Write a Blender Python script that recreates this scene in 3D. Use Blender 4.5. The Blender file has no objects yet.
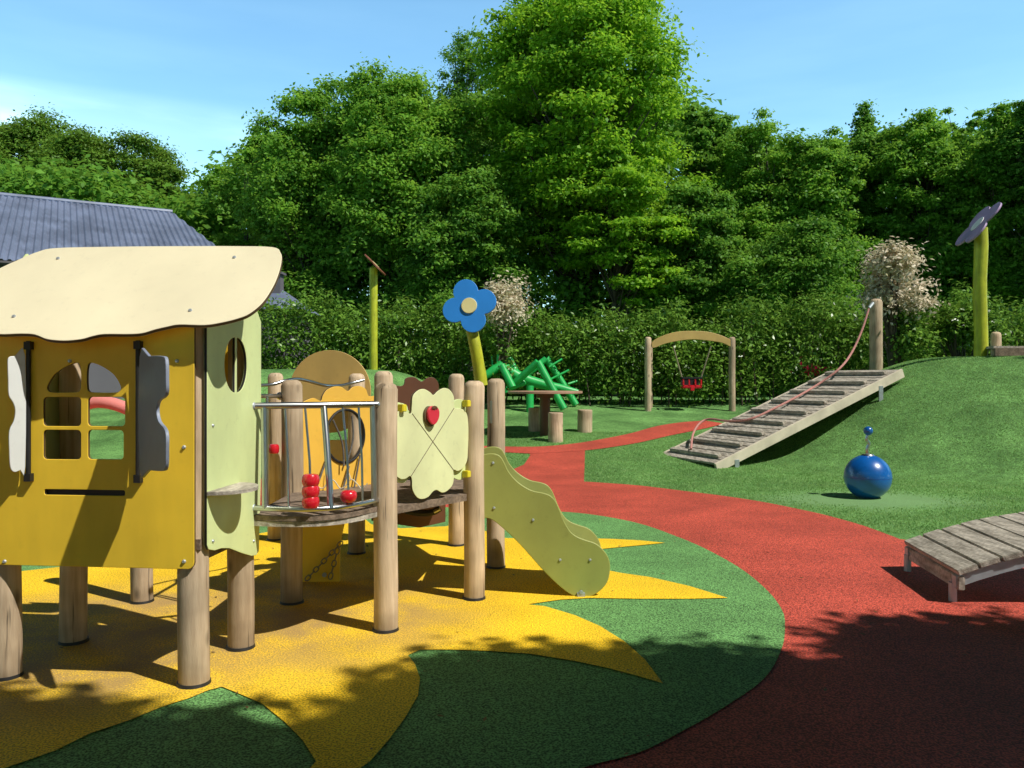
import bpy, bmesh, math, random
import numpy as np
from mathutils import Vector, Matrix
random.seed(7); rng = np.random.default_rng(7)
scene = bpy.context.scene; COL = scene.collection
H, F, CX, HY = 1.35, 800.0, 512.0, 380.0      # eye height, focal length in px, vanishing point

# ------------------------------------------------------------------ terrain
def sstep(t): t = max(0.0, min(1.0, t)); return t*t*(3-2*t)
def smax(a, b, k=.12): return .5*(a+b+math.sqrt((a-b)**2+k*k))-k/2
def terrain(x, y):
    t = y-11.6
    rise = .5*.115*(t+math.sqrt(t*t+.5))-.004 if t > -8 else 0
    rise = .95-.5*((.95-rise)+math.sqrt((.95-rise)**2+.01)) + rise if False else min(rise, .95)
    if y < 9: rise *= sstep((y-6)/3)
    r = math.hypot((x-9.3)/6.1, (y-14.3)/4.9)
    m1 = 1.86*sstep((1.0-r)/.74)
    r2 = math.hypot((x+4.3)/5.2, (y-17)/4.2)
    m2 = 1.62*sstep((1.0-r2)/.7)
    z = smax(smax(rise, m1), m2) if (m1 > 0 or m2 > 0 or rise > 0) else 0
    return max(0.0, z)
def ray(px, py): return Vector(((px-CX)/F, 1.0, -(py-HY)/F))
def ground(px, py, lo=1.5, hi=60):
    r = ray(px, py); d = lo
    while d < hi:
        if H+r.z*d <= terrain(r.x*d, d): break
        d += .02
    return Vector((r.x*d, d, terrain(r.x*d, d)))
def at(px, py, d): r = ray(px, py); return Vector((r.x*d, d, H+r.z*d))
def onp(px, py, P, n):
    r = ray(px, py); c = Vector((0, 0, H)); k = (P-c).dot(n)/r.dot(n); return c+r*k

# ------------------------------------------------------------------ materials
def mat(name, col, rough=.6, var=.12, vs=6, bump=0, bs=60, metal=0, col2=None, stretch=(1,1,1), spec=.5, speck=None, coat=0):
    m = bpy.data.materials.new(name); m.use_nodes = True; nt = m.node_tree; N = nt.nodes; L = nt.links
    b = N['Principled BSDF']; b.inputs['Roughness'].default_value = rough; b.inputs['Metallic'].default_value = metal
    b.inputs['Specular IOR Level'].default_value = spec
    if coat: b.inputs['Coat Weight'].default_value = coat; b.inputs['Coat Roughness'].default_value = .1
    tc = N.new('ShaderNodeNewGeometry'); mp = N.new('ShaderNodeMapping'); mp.inputs['Scale'].default_value = stretch
    L.new(tc.outputs['Position'], mp.inputs['Vector'])
    n1 = N.new('ShaderNodeTexNoise'); n1.inputs['Scale'].default_value = vs; n1.inputs['Detail'].default_value = 5
    L.new(mp.outputs[0], n1.inputs['Vector'])
    rp = N.new('ShaderNodeValToRGB'); c = col; c2 = col2 or tuple(x*(1+var) for x in col)
    c1 = tuple(x*(1-var) for x in col)
    rp.color_ramp.elements[0].position = .32; rp.color_ramp.elements[1].position = .68
    rp.color_ramp.elements[0].color = (*c1, 1); rp.color_ramp.elements[1].color = (*c2, 1)
    L.new(n1.outputs['Fac'], rp.inputs[0]); out = rp.outputs[0]
    if speck:
        s, amt = speck
        n2 = N.new('ShaderNodeTexNoise'); n2.inputs['Scale'].default_value = s; n2.inputs['Detail'].default_value = 2
        L.new(tc.outputs['Position'], n2.inputs['Vector'])
        mr = N.new('ShaderNodeMapRange'); mr.inputs['From Min'].default_value = .38; mr.inputs['From Max'].default_value = .62
        mr.inputs['To Min'].default_value = 1-amt; mr.inputs['To Max'].default_value = 1+amt
        L.new(n2.outputs['Fac'], mr.inputs[0])
        mx = N.new('ShaderNodeVectorMath'); mx.operation = 'SCALE'; L.new(out, mx.inputs[0]); L.new(mr.outputs[0], mx.inputs['Scale']); out = mx.outputs[0]
    L.new(out, b.inputs['Base Color'])
    if bump:
        n3 = N.new('ShaderNodeTexNoise'); n3.inputs['Scale'].default_value = bs; n3.inputs['Detail'].default_value = 4
        L.new(mp.outputs[0], n3.inputs['Vector'])
        bp = N.new('ShaderNodeBump'); bp.inputs['Strength'].default_value = bump; bp.inputs['Distance'].default_value = .01
        L.new(n3.outputs['Fac'], bp.inputs['Height']); L.new(bp.outputs[0], b.inputs['Normal'])
    return m
def leafmat(name, c1, c2, trans=.35, rough=.5, patch=.9):
    m = bpy.data.materials.new(name); m.use_nodes = True; nt = m.node_tree; N = nt.nodes; L = nt.links
    b = N['Principled BSDF']; b.inputs['Roughness'].default_value = rough; b.inputs['Specular IOR Level'].default_value = .2
    g = N.new('ShaderNodeNewGeometry'); rp = N.new('ShaderNodeValToRGB')
    rp.color_ramp.elements[0].color = (*c1, 1); rp.color_ramp.elements[1].color = (*c2, 1)
    n = N.new('ShaderNodeTexNoise'); n.inputs['Scale'].default_value = patch; n.inputs['Detail'].default_value = 3
    L.new(g.outputs['Position'], n.inputs['Vector'])
    a = N.new('ShaderNodeMath'); a.operation = 'MULTIPLY_ADD'; a.inputs[1].default_value = .55
    L.new(g.outputs['Random Per Island'], a.inputs[0])
    s = N.new('ShaderNodeMath'); s.operation = 'MULTIPLY_ADD'; s.inputs[1].default_value = 1.5; s.inputs[2].default_value = -.52
    L.new(n.outputs['Fac'], s.inputs[0]); L.new(s.outputs[0], a.inputs[2]); L.new(a.outputs[0], rp.inputs[0])
    L.new(rp.outputs[0], b.inputs['Base Color'])
    t = N.new('ShaderNodeBsdfTranslucent'); hs = N.new('ShaderNodeHueSaturation'); hs.inputs['Value'].default_value = 1.5; hs.inputs['Hue'].default_value = .485
    L.new(rp.outputs[0], hs.inputs['Color']); L.new(hs.outputs[0], t.inputs['Color'])
    ms = N.new('ShaderNodeMixShader'); ms.inputs[0].default_value = trans
    L.new(b.outputs[0], ms.inputs[1]); L.new(t.outputs[0], ms.inputs[2]); L.new(ms.outputs[0], N['Material Output'].inputs['Surface'])
    return m
def weave(m, strength=.35):   # worn / dirty variation added to an existing colour
    return m
M = {}
M['turf'] = mat('turf', (.10,.235,.062), .85, .3, 1.3, .55, 190, speck=(170,.6), spec=.2, col2=(.15,.32,.09))
def turf_extra(m):
    nt = m.node_tree; N = nt.nodes; L = nt.links; b = N['Principled BSDF']; src = b.inputs['Base Color'].links[0].from_socket
    g = N.new('ShaderNodeNewGeometry'); out = src
    for sc_, lo_, hi_, a0, a1 in ((42,.36,.66,.62,1.5),(9,.35,.65,.80,1.22)):
        n = N.new('ShaderNodeTexNoise'); n.inputs['Scale'].default_value = sc_; n.inputs['Detail'].default_value = 5; n.inputs['Roughness'].default_value = .7; L.new(g.outputs['Position'], n.inputs['Vector'])
        r = N.new('ShaderNodeMapRange'); r.inputs['From Min'].default_value = lo_; r.inputs['From Max'].default_value = hi_; r.inputs['To Min'].default_value = a0; r.inputs['To Max'].default_value = a1; L.new(n.outputs['Fac'], r.inputs[0])
        s_ = N.new('ShaderNodeVectorMath'); s_.operation = 'SCALE'; L.new(out, s_.inputs[0]); L.new(r.outputs[0], s_.inputs['Scale']); out = s_.outputs[0]
    w = N.new('ShaderNodeTexNoise'); w.inputs['Scale'].default_value = 1.5; w.inputs['Detail'].default_value = 5; L.new(g.outputs['Position'], w.inputs['Vector'])
    mp = N.new('ShaderNodeMapping'); mp.inputs['Location'].default_value = (-4.05/1.5, -9.0/.95, 0); mp.inputs['Scale'].default_value = (1/1.5,1/.95,0); L.new(g.outputs['Position'], mp.inputs['Vector'])
    ln = N.new('ShaderNodeVectorMath'); ln.operation = 'LENGTH'; L.new(mp.outputs[0], ln.inputs[0])
    ad = N.new('ShaderNodeMath'); ad.operation = 'ADD'; L.new(ln.outputs['Value'], ad.inputs[0]); L.new(w.outputs['Fac'], ad.inputs[1])
    r = N.new('ShaderNodeMapRange'); r.interpolation_type = 'SMOOTHSTEP'; r.inputs['From Min'].default_value = .75; r.inputs['From Max'].default_value = 1.65; r.inputs['To Min'].default_value = .75; r.inputs['To Max'].default_value = 0; L.new(ad.outputs[0], r.inputs[0])
    mx = N.new('ShaderNodeMix'); mx.data_type = 'RGBA'; L.new(r.outputs[0], mx.inputs[0]); L.new(out, mx.inputs[6]); mx.inputs[7].default_value = (.20,.36,.15,1); L.new(mx.outputs[2], b.inputs['Base Color'])
turf_extra(M['turf'])
M['green_rubber'] = mat('green_rubber', (.14,.33,.10), .75, .15, 1.6, .6, 150, speck=(115,.65), spec=.35)
M['red_rubber'] = mat('red_rubber', (.51,.078,.048), .72, .14, 1.6, .6, 150, speck=(115,.62), spec=.4)
M['wood'] = mat('post_wood', (.52,.385,.25), .75, .16, 5, .25, 40, stretch=(9,9,.8), col2=(.60,.47,.32), spec=.25, speck=(3.5,.16))
M['grey_wood'] = mat('weathered_wood', (.38,.34,.275), .85, .35, 2.2, .4, 12, stretch=(12,1.6,12), col2=(.54,.49,.41), spec=.2, speck=(45,.18))
M['deck_wood'] = mat('deck_wood', (.20,.15,.11), .85, .3, 12, .3, 60, spec=.2, speck=(60,.2))
M['pale_beam'] = mat('pale_beam', (.62,.56,.44), .7, .15, 4, .1, 50, spec=.3)
M['cream'] = mat('cream_panel', (.84,.77,.54), .42, .05, 2.5, .04, 200, spec=.4)
M['yellow'] = mat('yellow_panel', (.95,.64,.045), .4, .06, 4, .05, 160, stretch=(2.2,2.2,.45), speck=(2.2,.07), spec=.4)
M['orange'] = mat('orange_panel', (.85,.50,.07), .4, .06, 3, .04, 200)
M['mustard'] = mat('mustard_panel', (.58,.40,.13), .45, .06, 4, .05, 160, stretch=(1.6,1.6,.7), speck=(2.2,.045))
M['pale_green'] = mat('pale_green_panel', (.68,.78,.37), .42, .06, 4, .05, 160, stretch=(1.6,1.6,.7), speck=(2.2,.045))
M['lime_cream'] = mat('lime_cream_panel', (.76,.80,.44), .42, .06, 4, .05, 160, stretch=(1.6,1.6,.7), speck=(2.2,.045))
M['slide_green'] = mat('slide_green', (.34,.37,.095), .42, .06, 4, .05, 160, stretch=(1.6,1.6,.7), speck=(2.2,.045))
M['brown'] = mat('brown_panel', (.13,.052,.025), .5, .12, 4)
M['bluegrey_shade'] = mat('bluegrey_shade_panel', (.27,.32,.42), .4, .06, 3)  # right shutter: same material as the left, its shade put into the colour
M['white_panel'] = mat('white_panel', (.76,.79,.76), .4, .05, 3)  # lit copy for the left shutter, also the purple flower's centre
M['black'] = mat('black_rubber', (.015,.015,.016), .5, .2, 10)
M['edge'] = mat('panel_edge', (.10,.065,.03), .6, .2, 10)
M['steel'] = mat('steel', (.55,.57,.58), .28, .06, 8, metal=1)
M['bracket'] = mat('galvanised_bracket', (.45,.50,.53), .5, .1, 20, metal=.5)
M['red'] = mat('red_plastic', (.62,.012,.025), .25, .1, 6, spec=.6, coat=.4)
M['strawberry'] = mat('strawberry_red', (.62,.03,.055), .4, .06, 6)
M['blue'] = mat('blue_plastic', (.004,.11,.42), .3, .12, 6, spec=.6, coat=.5)
M['flower_blue'] = mat('flower_blue', (.03,.27,.80), .45, .06, 6)
M['flower_purple'] = mat('flower_purple', (.36,.25,.42), .55, .1, 6)
M['flower_brown'] = mat('flower_brown', (.25,.09,.05), .55, .1, 6)
M['pale_yellow'] = mat('pale_yellow', (.85,.76,.36), .45, .05, 6)
M['lime'] = mat('lime_pole', (.46,.50,.02), .55, .15, 5, .15, 30, stretch=(6,6,1))
M['creature'] = mat('green_tube', (.02,.42,.09), .4, .1, 5, spec=.5)
M['rope'] = mat('pink_rope', (.48,.22,.19), .85, .3, 60, .4, 200)
M['grey_rope'] = mat('grey_rope', (.12,.11,.10), .85, .3, 60, .4, 200)
M['chain'] = mat('chain', (.30,.26,.16), .5, .2, 30, metal=.4)
M['clip'] = mat('yellow_clip', (.75,.65,.03), .4, .05, 10)
M['bark'] = mat('bark', (.075,.06,.045), .9, .3, 3, .6, 12, stretch=(3,3,.6))
M['stem'] = mat('stem', (.09,.07,.045), .9, .3, 6)
M['pinkred'] = mat('pink_red_plastic', (.75,.25,.22), .4, .1, 5)
M['roofmetal'] = mat('roof_metal', (.17,.205,.30), .45, .12, 1.2, spec=.5)
M['wallgrey'] = mat('grey_wall', (.13,.12,.14), .8, .1, 1)
M['glass'] = mat('dark_glass', (.02,.025,.03), .08, .1, 1)
M['shadow_rubber'] = M['black']

def wood_extra(m):
    nt = m.node_tree; N = nt.nodes; L = nt.links; b = N['Principled BSDF']; src = b.inputs['Base Color'].links[0].from_socket
    g = N.new('ShaderNodeNewGeometry'); oi = N.new('ShaderNodeObjectInfo')
    mp = N.new('ShaderNodeMapping'); mp.inputs['Scale'].default_value = (26,26,1.3); L.new(g.outputs['Position'], mp.inputs['Vector'])
    n = N.new('ShaderNodeTexNoise'); n.inputs['Scale'].default_value = 1.6; n.inputs['Detail'].default_value = 3; L.new(mp.outputs[0], n.inputs['Vector'])
    r = N.new('ShaderNodeMapRange'); r.inputs['From Min'].default_value = .29; r.inputs['From Max'].default_value = .36; r.inputs['To Min'].default_value = .35; r.inputs['To Max'].default_value = 1; L.new(n.outputs['Fac'], r.inputs[0])
    k = N.new('ShaderNodeTexVoronoi'); k.inputs['Scale'].default_value = 1; mk = N.new('ShaderNodeMapping'); mk.inputs['Scale'].default_value = (7,7,3.2); L.new(g.outputs['Position'], mk.inputs['Vector']); L.new(mk.outputs[0], k.inputs['Vector'])
    kr = N.new('ShaderNodeMapRange'); kr.inputs['From Min'].default_value = .05; kr.inputs['From Max'].default_value = .16; kr.inputs['To Min'].default_value = .45; kr.inputs['To Max'].default_value = 1; L.new(k.outputs['Distance'], kr.inputs[0])
    sp = N.new('ShaderNodeSeparateXYZ'); L.new(g.outputs['Position'], sp.inputs[0]); w = N.new('ShaderNodeTexNoise'); w.inputs['Scale'].default_value = 9; L.new(g.outputs['Position'], w.inputs['Vector'])
    ad = N.new('ShaderNodeMath'); ad.operation = 'MULTIPLY_ADD'; ad.inputs[1].default_value = -.22; L.new(w.outputs['Fac'], ad.inputs[0]); L.new(sp.outputs['Z'], ad.inputs[2])
    gr = N.new('ShaderNodeMapRange'); gr.inputs['From Min'].default_value = -.11; gr.inputs['From Max'].default_value = .06; gr.inputs['To Min'].default_value = .62; gr.inputs['To Max'].default_value = 1; L.new(ad.outputs[0], gr.inputs[0])
    ro = N.new('ShaderNodeMapRange'); ro.inputs['To Min'].default_value = .84; ro.inputs['To Max'].default_value = 1.12; L.new(oi.outputs['Random'], ro.inputs[0])
    out = src
    for f in (r, kr, gr, ro):
        s_ = N.new('ShaderNodeVectorMath'); s_.operation = 'SCALE'; L.new(out, s_.inputs[0]); L.new(f.outputs[0], s_.inputs['Scale']); out = s_.outputs[0]
    L.new(out, b.inputs['Base Color'])
wood_extra(M['wood'])
def worn(m, scratch=.10, dirt=.20, scale=1.6):
    nt = m.node_tree; N = nt.nodes; L = nt.links; b = N['Principled BSDF']; src = b.inputs['Base Color'].links[0].from_socket
    g = N.new('ShaderNodeNewGeometry'); out = src
    mp = N.new('ShaderNodeMapping'); mp.inputs['Rotation'].default_value = (.5,.3,.9); mp.inputs['Scale'].default_value = (60,3,60); L.new(g.outputs['Position'], mp.inputs['Vector'])
    for vec, sc_, lo_, hi_, a0, a1 in ((mp.outputs[0], 1.0, .25, .34, 1-scratch, 1.0), (g.outputs['Position'], scale, .38, .60, 1-dirt, 1.0), (g.outputs['Position'], 22, .30, .42, 1-dirt*.8, 1.0)):
        n = N.new('ShaderNodeTexNoise'); n.inputs['Scale'].default_value = sc_; n.inputs['Detail'].default_value = 7; n.inputs['Roughness'].default_value = .62; L.new(vec, n.inputs['Vector'])
        r = N.new('ShaderNodeMapRange'); r.inputs['From Min'].default_value = lo_; r.inputs['From Max'].default_value = hi_; r.inputs['To Min'].default_value = a0; r.inputs['To Max'].default_value = a1; L.new(n.outputs['Fac'], r.inputs[0])
        s_ = N.new('ShaderNodeVectorMath'); s_.operation = 'SCALE'; L.new(out, s_.inputs[0]); L.new(r.outputs[0], s_.inputs['Scale']); out = s_.outputs[0]
        if sc_ == scale:
            rr = N.new('ShaderNodeMapRange'); rr.inputs['From Min'].default_value = .3; rr.inputs['From Max'].default_value = .7; rr.inputs['To Min'].default_value = .62; rr.inputs['To Max'].default_value = .38; L.new(n.outputs['Fac'], rr.inputs[0])
            if m.name.endswith('panel') or m.name.startswith('slide'): L.new(rr.outputs[0], b.inputs['Roughness'])
    L.new(out, b.inputs['Base Color'])
for k_ in ('cream',): worn(M[k_], .05, .06)
worn(M['yellow'], .05, .05)
for k_ in ('pale_green','lime_cream','slide_green','mustard','orange','bluegrey_shade','white_panel'): worn(M[k_], .10, .11)
for k_ in ('red_rubber','green_rubber'): worn(M[k_], .0, .17, 1.1)
worn(M['roofmetal'], .1, .3, .6); worn(M['lime'], .1, .25, 4); worn(M['blue'], .12, .12, 4)
# yellow rubber: bright yellow, worn to beige speckle around the posts, toned down to deepen the shade there
def yellow_rubber():
    m = mat('yellow_rubber', (.88,.56,.018), .75, .12, 1.8, .6, 150, speck=(120,.42), spec=.35)
    nt = m.node_tree; N = nt.nodes; L = nt.links; b = N['Principled BSDF']
    src = b.inputs['Base Color'].links[0].from_socket
    g = N.new('ShaderNodeNewGeometry')
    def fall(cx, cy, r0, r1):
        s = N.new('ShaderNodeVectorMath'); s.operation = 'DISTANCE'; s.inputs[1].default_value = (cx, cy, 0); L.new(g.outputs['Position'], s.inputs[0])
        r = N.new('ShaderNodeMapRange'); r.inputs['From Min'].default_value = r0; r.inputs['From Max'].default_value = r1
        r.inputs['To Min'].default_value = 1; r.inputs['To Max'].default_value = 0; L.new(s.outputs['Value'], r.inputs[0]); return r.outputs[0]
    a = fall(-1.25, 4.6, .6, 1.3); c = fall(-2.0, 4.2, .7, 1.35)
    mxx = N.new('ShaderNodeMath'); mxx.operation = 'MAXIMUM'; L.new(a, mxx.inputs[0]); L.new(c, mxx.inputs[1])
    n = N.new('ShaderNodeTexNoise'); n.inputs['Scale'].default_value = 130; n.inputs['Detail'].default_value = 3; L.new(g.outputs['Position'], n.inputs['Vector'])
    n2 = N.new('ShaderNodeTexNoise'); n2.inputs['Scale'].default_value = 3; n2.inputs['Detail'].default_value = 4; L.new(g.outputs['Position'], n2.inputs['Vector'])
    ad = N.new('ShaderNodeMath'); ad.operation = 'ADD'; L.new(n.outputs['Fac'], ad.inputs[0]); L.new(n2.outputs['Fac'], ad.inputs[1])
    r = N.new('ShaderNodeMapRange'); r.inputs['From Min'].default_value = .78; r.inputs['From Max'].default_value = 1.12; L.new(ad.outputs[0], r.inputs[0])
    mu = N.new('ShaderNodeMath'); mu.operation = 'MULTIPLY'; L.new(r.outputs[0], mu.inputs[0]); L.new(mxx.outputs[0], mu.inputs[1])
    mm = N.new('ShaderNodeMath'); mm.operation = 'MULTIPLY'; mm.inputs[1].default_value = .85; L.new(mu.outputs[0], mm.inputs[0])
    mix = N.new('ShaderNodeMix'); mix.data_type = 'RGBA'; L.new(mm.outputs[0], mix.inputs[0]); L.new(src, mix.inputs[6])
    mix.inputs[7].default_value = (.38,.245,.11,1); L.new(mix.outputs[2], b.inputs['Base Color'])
    return m
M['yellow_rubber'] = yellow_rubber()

# ------------------------------------------------------------------ object helpers
def wloc(o):
    v = Vector((0,0,0))
    while o is not None: v += o.location; o = o.parent
    return v
def link(name, me, m, parent=None, smooth=False):
    o = bpy.data.objects.new(name, me); COL.objects.link(o)
    if parent is not None:
        o.parent = parent; me.transform(Matrix.Translation(-wloc(parent)))
    if m is not None: 
        me.materials.clear(); me.materials.append(m)
    if smooth:
        me.polygons.foreach_set('use_smooth', [True]*len(me.polygons))
        try: me.set_sharp_from_angle(angle=math.radians(40))
        except Exception: pass
    me.update(); return o
def obj(name, bm, m, parent=None, smooth=True, bevel=0):
    if bevel:
        es = [e for e in bm.edges if len(e.link_faces) == 2 and e.calc_face_angle(0) > .6]
        bmesh.ops.bevel(bm, geom=es, offset=bevel, segments=2, affect='EDGES', clamp_overlap=True)
    bmesh.ops.recalc_face_normals(bm, faces=bm.faces)
    me = bpy.data.meshes.new(name); bm.to_mesh(me); bm.free(); return link(name, me, m, parent, smooth)
def tag(o, label, cat, group=None, kind=None):
    if label: o['label'] = label
    if cat: o['category'] = cat
    if group: o['group'] = group
    if kind: o['kind'] = kind
    return o
def thing(name, loc, label, cat, group=None):
    o = bpy.data.objects.new(name, None); COL.objects.link(o); o.location = loc; o.empty_display_size = .1
    return tag(o, label, cat, group)
def box(bm, c, s, R=None):
    v = bmesh.ops.create_cube(bm, size=1)['verts']
    Mx = Matrix.Translation(c) @ (R.to_4x4() if R else Matrix.Identity(4)) @ Matrix.Diagonal((s[0], s[1], s[2], 1))
    bmesh.ops.transform(bm, matrix=Mx, verts=v); return v
def basis(u, v, w): return Matrix((u, v, w)).transposed()
def frame(d, hint=Vector((0,0,1))):
    d = d.normalized(); a = d.cross(hint)
    if a.length < 1e-3: a = d.cross(Vector((1,0,0)))
    a.normalize(); return d, a, d.cross(a).normalized()
def tube(bm, pts, r, seg=10, cap=True):
    pts = [Vector(p) for p in pts]; n = len(pts); rs = r if isinstance(r, (list, tuple)) else [r]*n
    rings = []; prev = None
    for i, p in enumerate(pts):
        d = (pts[min(i+1, n-1)]-pts[max(i-1, 0)]).normalized()
        if prev is None: _, a, b = frame(d)
        else:
            a = (prev - d*prev.dot(d)).normalized(); b = d.cross(a)
        prev = a
        rings.append([bm.verts.new(p+(a*math.cos(t)+b*math.sin(t))*rs[i]) for t in [2*math.pi*k/seg for k in range(seg)]])
    for i in range(n-1):
        for k in range(seg): bm.faces.new((rings[i][k], rings[i][(k+1)%seg], rings[i+1][(k+1)%seg], rings[i+1][k]))
    if cap: bm.faces.new(rings[0][::-1]); bm.faces.new(rings[-1])
def ball(bm, c, r, sx=1, sy=1, sz=1, seg=24):
    v = bmesh.ops.create_uvsphere(bm, u_segments=seg, v_segments=seg//2, radius=r)['verts']
    bmesh.ops.transform(bm, matrix=Matrix.Translation(c) @ Matrix.Diagonal((sx, sy, sz, 1)), verts=v)
def cr(pts, n=6, closed=True):   # Catmull-Rom smoothing
    out = []; N = len(pts)
    rngi = range(N) if closed else range(N-1)
    for i in rngi:
        g = (lambda k: Vector(pts[k % N])) if closed else (lambda k: Vector(pts[max(0, min(N-1, k))]))
        p0, p1, p2, p3 = g(i-1), g(i), g(i+1), g(i+2)
        for k in range(n):
            t = k/n
            out.append(.5*((2*p1)+(-p0+p2)*t+(2*p0-5*p1+4*p2-p3)*t*t+(-p0+3*p1-3*p2+p3)*t**3))
    if not closed: out.append(Vector(pts[-1]))
    return out
def panel(name, outline, P, u, up, m, parent, th=.016, holes=(), bev=.002, edge=None):
    """sheet cut to an outline: outline/holes are (a,b) coordinates along u and up from P"""
    cu = bpy.data.curves.new('c', 'CURVE'); cu.dimensions = '2D'; cu.fill_mode = 'BOTH'
    cu.extrude = th/2-bev; cu.bevel_depth = bev; cu.bevel_resolution = 1; cu.offset = -bev
    for loop in [outline, *holes]:
        s = cu.splines.new('POLY'); s.points.add(len(loop)-1); s.use_cyclic_u = True
        for i, q in enumerate(loop): s.points[i].co = (q[0], q[1], 0, 1)
    t = bpy.data.objects.new('t', cu); COL.objects.link(t)
    dg = bpy.context.evaluated_depsgraph_get(); me = bpy.data.meshes.new_from_object(t.evaluated_get(dg))
    bpy.data.objects.remove(t); bpy.data.curves.remove(cu)
    u = u.normalized(); up = up.normalized(); n = u.cross(up)
    me.materials.clear(); me.materials.append(m)
    if edge:
        me.materials.append(edge)
        for p in me.polygons: p.material_index = 1 if abs(p.normal.z) < .3 else 0
    me.transform(Matrix.Translation(P) @ basis(u, up, n).to_4x4())
    o = bpy.data.objects.new(name, me); COL.objects.link(o)
    if parent is not None: o.parent = parent; me.transform(Matrix.Translation(-wloc(parent)))
    me.name = name
    return o
def loc2(px, py, P, u, up):
    n = u.cross(up); q = onp(px, py, P, n)-P; return (q.dot(u), q.dot(up))
def rrect(x0, y0, x1, y1, r, n=4):
    out = []
    for cx, cy, a in ((x1-r, y1-r, 0), (x0+r, y1-r, 90), (x0+r, y0+r, 180), (x1-r, y0+r, 270)):
        for k in range(n+1):
            t = math.radians(a+90*k/n); out.append((cx+r*math.cos(t), cy+r*math.sin(t)))
    return out
def ell(cx, cy, rx, ry, n=28, a0=0, a1=360):
    full = a1-a0 == 360
    return [(cx+rx*math.cos(math.radians(a0+(a1-a0)*k/(n if full else n-1))), cy+ry*math.sin(math.radians(a0+(a1-a0)*k/(n if full else n-1)))) for k in range(n)]
def post(x, y, r, z0, z1, m=None, name='post', parent=None, lean=(0,0), flat=False):
    bm = bmesh.new(); h = z1-z0; ph = random.random()*6
    zs = [0, .02, h*.2, h*.4, h*.6, h*.8, h-r*.55, h-r*.18, h]
    if flat: zs[-3:] = [h-.03, h-.012, h]
    rs = [r*1.01, r*1.01, r*1.0, r*.99, r*1.005, r*.985, r*.98, r*.82, r*.50]
    if flat: rs[-3:] = [r, r*.99, r*.93]
    pts = [Vector((x+lean[0]*zz/h+.003*math.sin(zz*5+ph), y+lean[1]*zz/h+.003*math.cos(zz*4+ph), z0+zz)) for zz in zs]
    tube(bm, pts, rs, 22)
    o = obj(name, bm, m or M['wood'], parent)
    return o

# ------------------------------------------------------------------ ground
def axis(a, b, step, far):
    c = list(np.arange(a, b+1e-6, step)); lo = []; hi = []; d = step; v = a
    while v > -far: d *= 1.35; v -= d; lo.append(v)
    d = step; v = b
    while v < far: d *= 1.35; v += d; hi.append(v)
    return lo[::-1]+c+hi
xs = axis(-12, 17, .25, 400); ys = axis(-2, 26, .25, 400)
V = [(x, y, terrain(x, y)) for y in ys for x in xs]; nx = len(xs)
Fc = [(j*nx+i, j*nx+i+1, (j+1)*nx+i+1, (j+1)*nx+i) for j in range(len(ys)-1) for i in range(nx-1)]
me = bpy.data.meshes.new('ground'); me.from_pydata(V, [], Fc)
o = link('ground', me, M['turf'], smooth=True); tag(o, 'mounded green artificial turf ground of the playground', 'ground', kind='structure')

def sheet(name, pts, m, off, label, cut=True):
    bm = bmesh.new(); f = bm.faces.new([bm.verts.new((p[0], p[1], 0)) for p in pts])
    bmesh.ops.triangulate(bm, faces=[f])
    if cut:
        X0 = min(p[0] for p in pts); X1 = max(p[0] for p in pts); Y0 = min(p[1] for p in pts); Y1 = max(p[1] for p in pts)
        g = math.ceil(X0/.25)*.25
        while g < X1:
            bmesh.ops.bisect_plane(bm, geom=bm.verts[:]+bm.edges[:]+bm.faces[:], plane_co=(g,0,0), plane_no=(1,0,0)); g += .25
        g = math.ceil(Y0/.25)*.25
        while g < Y1:
            bmesh.ops.bisect_plane(bm, geom=bm.verts[:]+bm.edges[:]+bm.faces[:], plane_co=(0,g,0), plane_no=(0,1,0)); g += .25
    for v in bm.verts: v.co.z = terrain(v.co.x, v.co.y)+off
    bmesh.ops.recalc_face_normals(bm, faces=bm.faces)
    for f in bm.faces:
        if f.normal.z < 0: f.normal_flip()
    me = bpy.data.meshes.new(name); bm.to_mesh(me); bm.free()
    o = link(name, me, m); return tag(o, label, name.replace('_', ' '), kind='structure')
G = lambda pts: [ground(*p).xy[:] for p in pts]
def flat(px, py): d = H*F/(py-HY); return ((px-CX)*d/F, d)
# inner green disc
disc_r = G([(513,514),(560,513),(600,517),(640,525),(675,537),(705,550),(740,570),(767,592),(782,612),(785,628),(782,650),(765,680),(725,710),(680,737),(640,755),(600,768)])
disc = [tuple(p) for p in cr([Vector(p) for p in disc_r], 5, closed=False)] + [(.0,2.62),(-.6,2.3),(-1.4,2.0),(-2.4,1.95),(-3.4,2.5),(-4.3,3.5),(-4.7,4.8),(-4.6,6.2),(-3.9,7.4),(-2.8,8.2),(-1.4,8.5),(-.5,8.4)]
red_up = G([(584,482),(600,483),(640,486),(680,491),(720,496),(760,502),(800,510),(830,517),(865,527),(900,540)])
red = [tuple(p) for p in cr([Vector(p) for p in red_up], 4, closed=False)] + [(3.9,6.35),(4.6,5.9),(5.6,5.4),(7.5,5.0),(7.5,-2),(-8,-2),(-8,8),(-6,10.2),(-3,11),(-1.2,10.6)]
red += [tuple(p) for p in G([(500,474),(512,470),(524,465),(530,456),(530,452)])] 
red += [tuple(p) for p in G([(585,450)])]
sheet('red_path', red, M['red_rubber'], .006, 'wide speckled red rubber path curving round the green disc')
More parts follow.
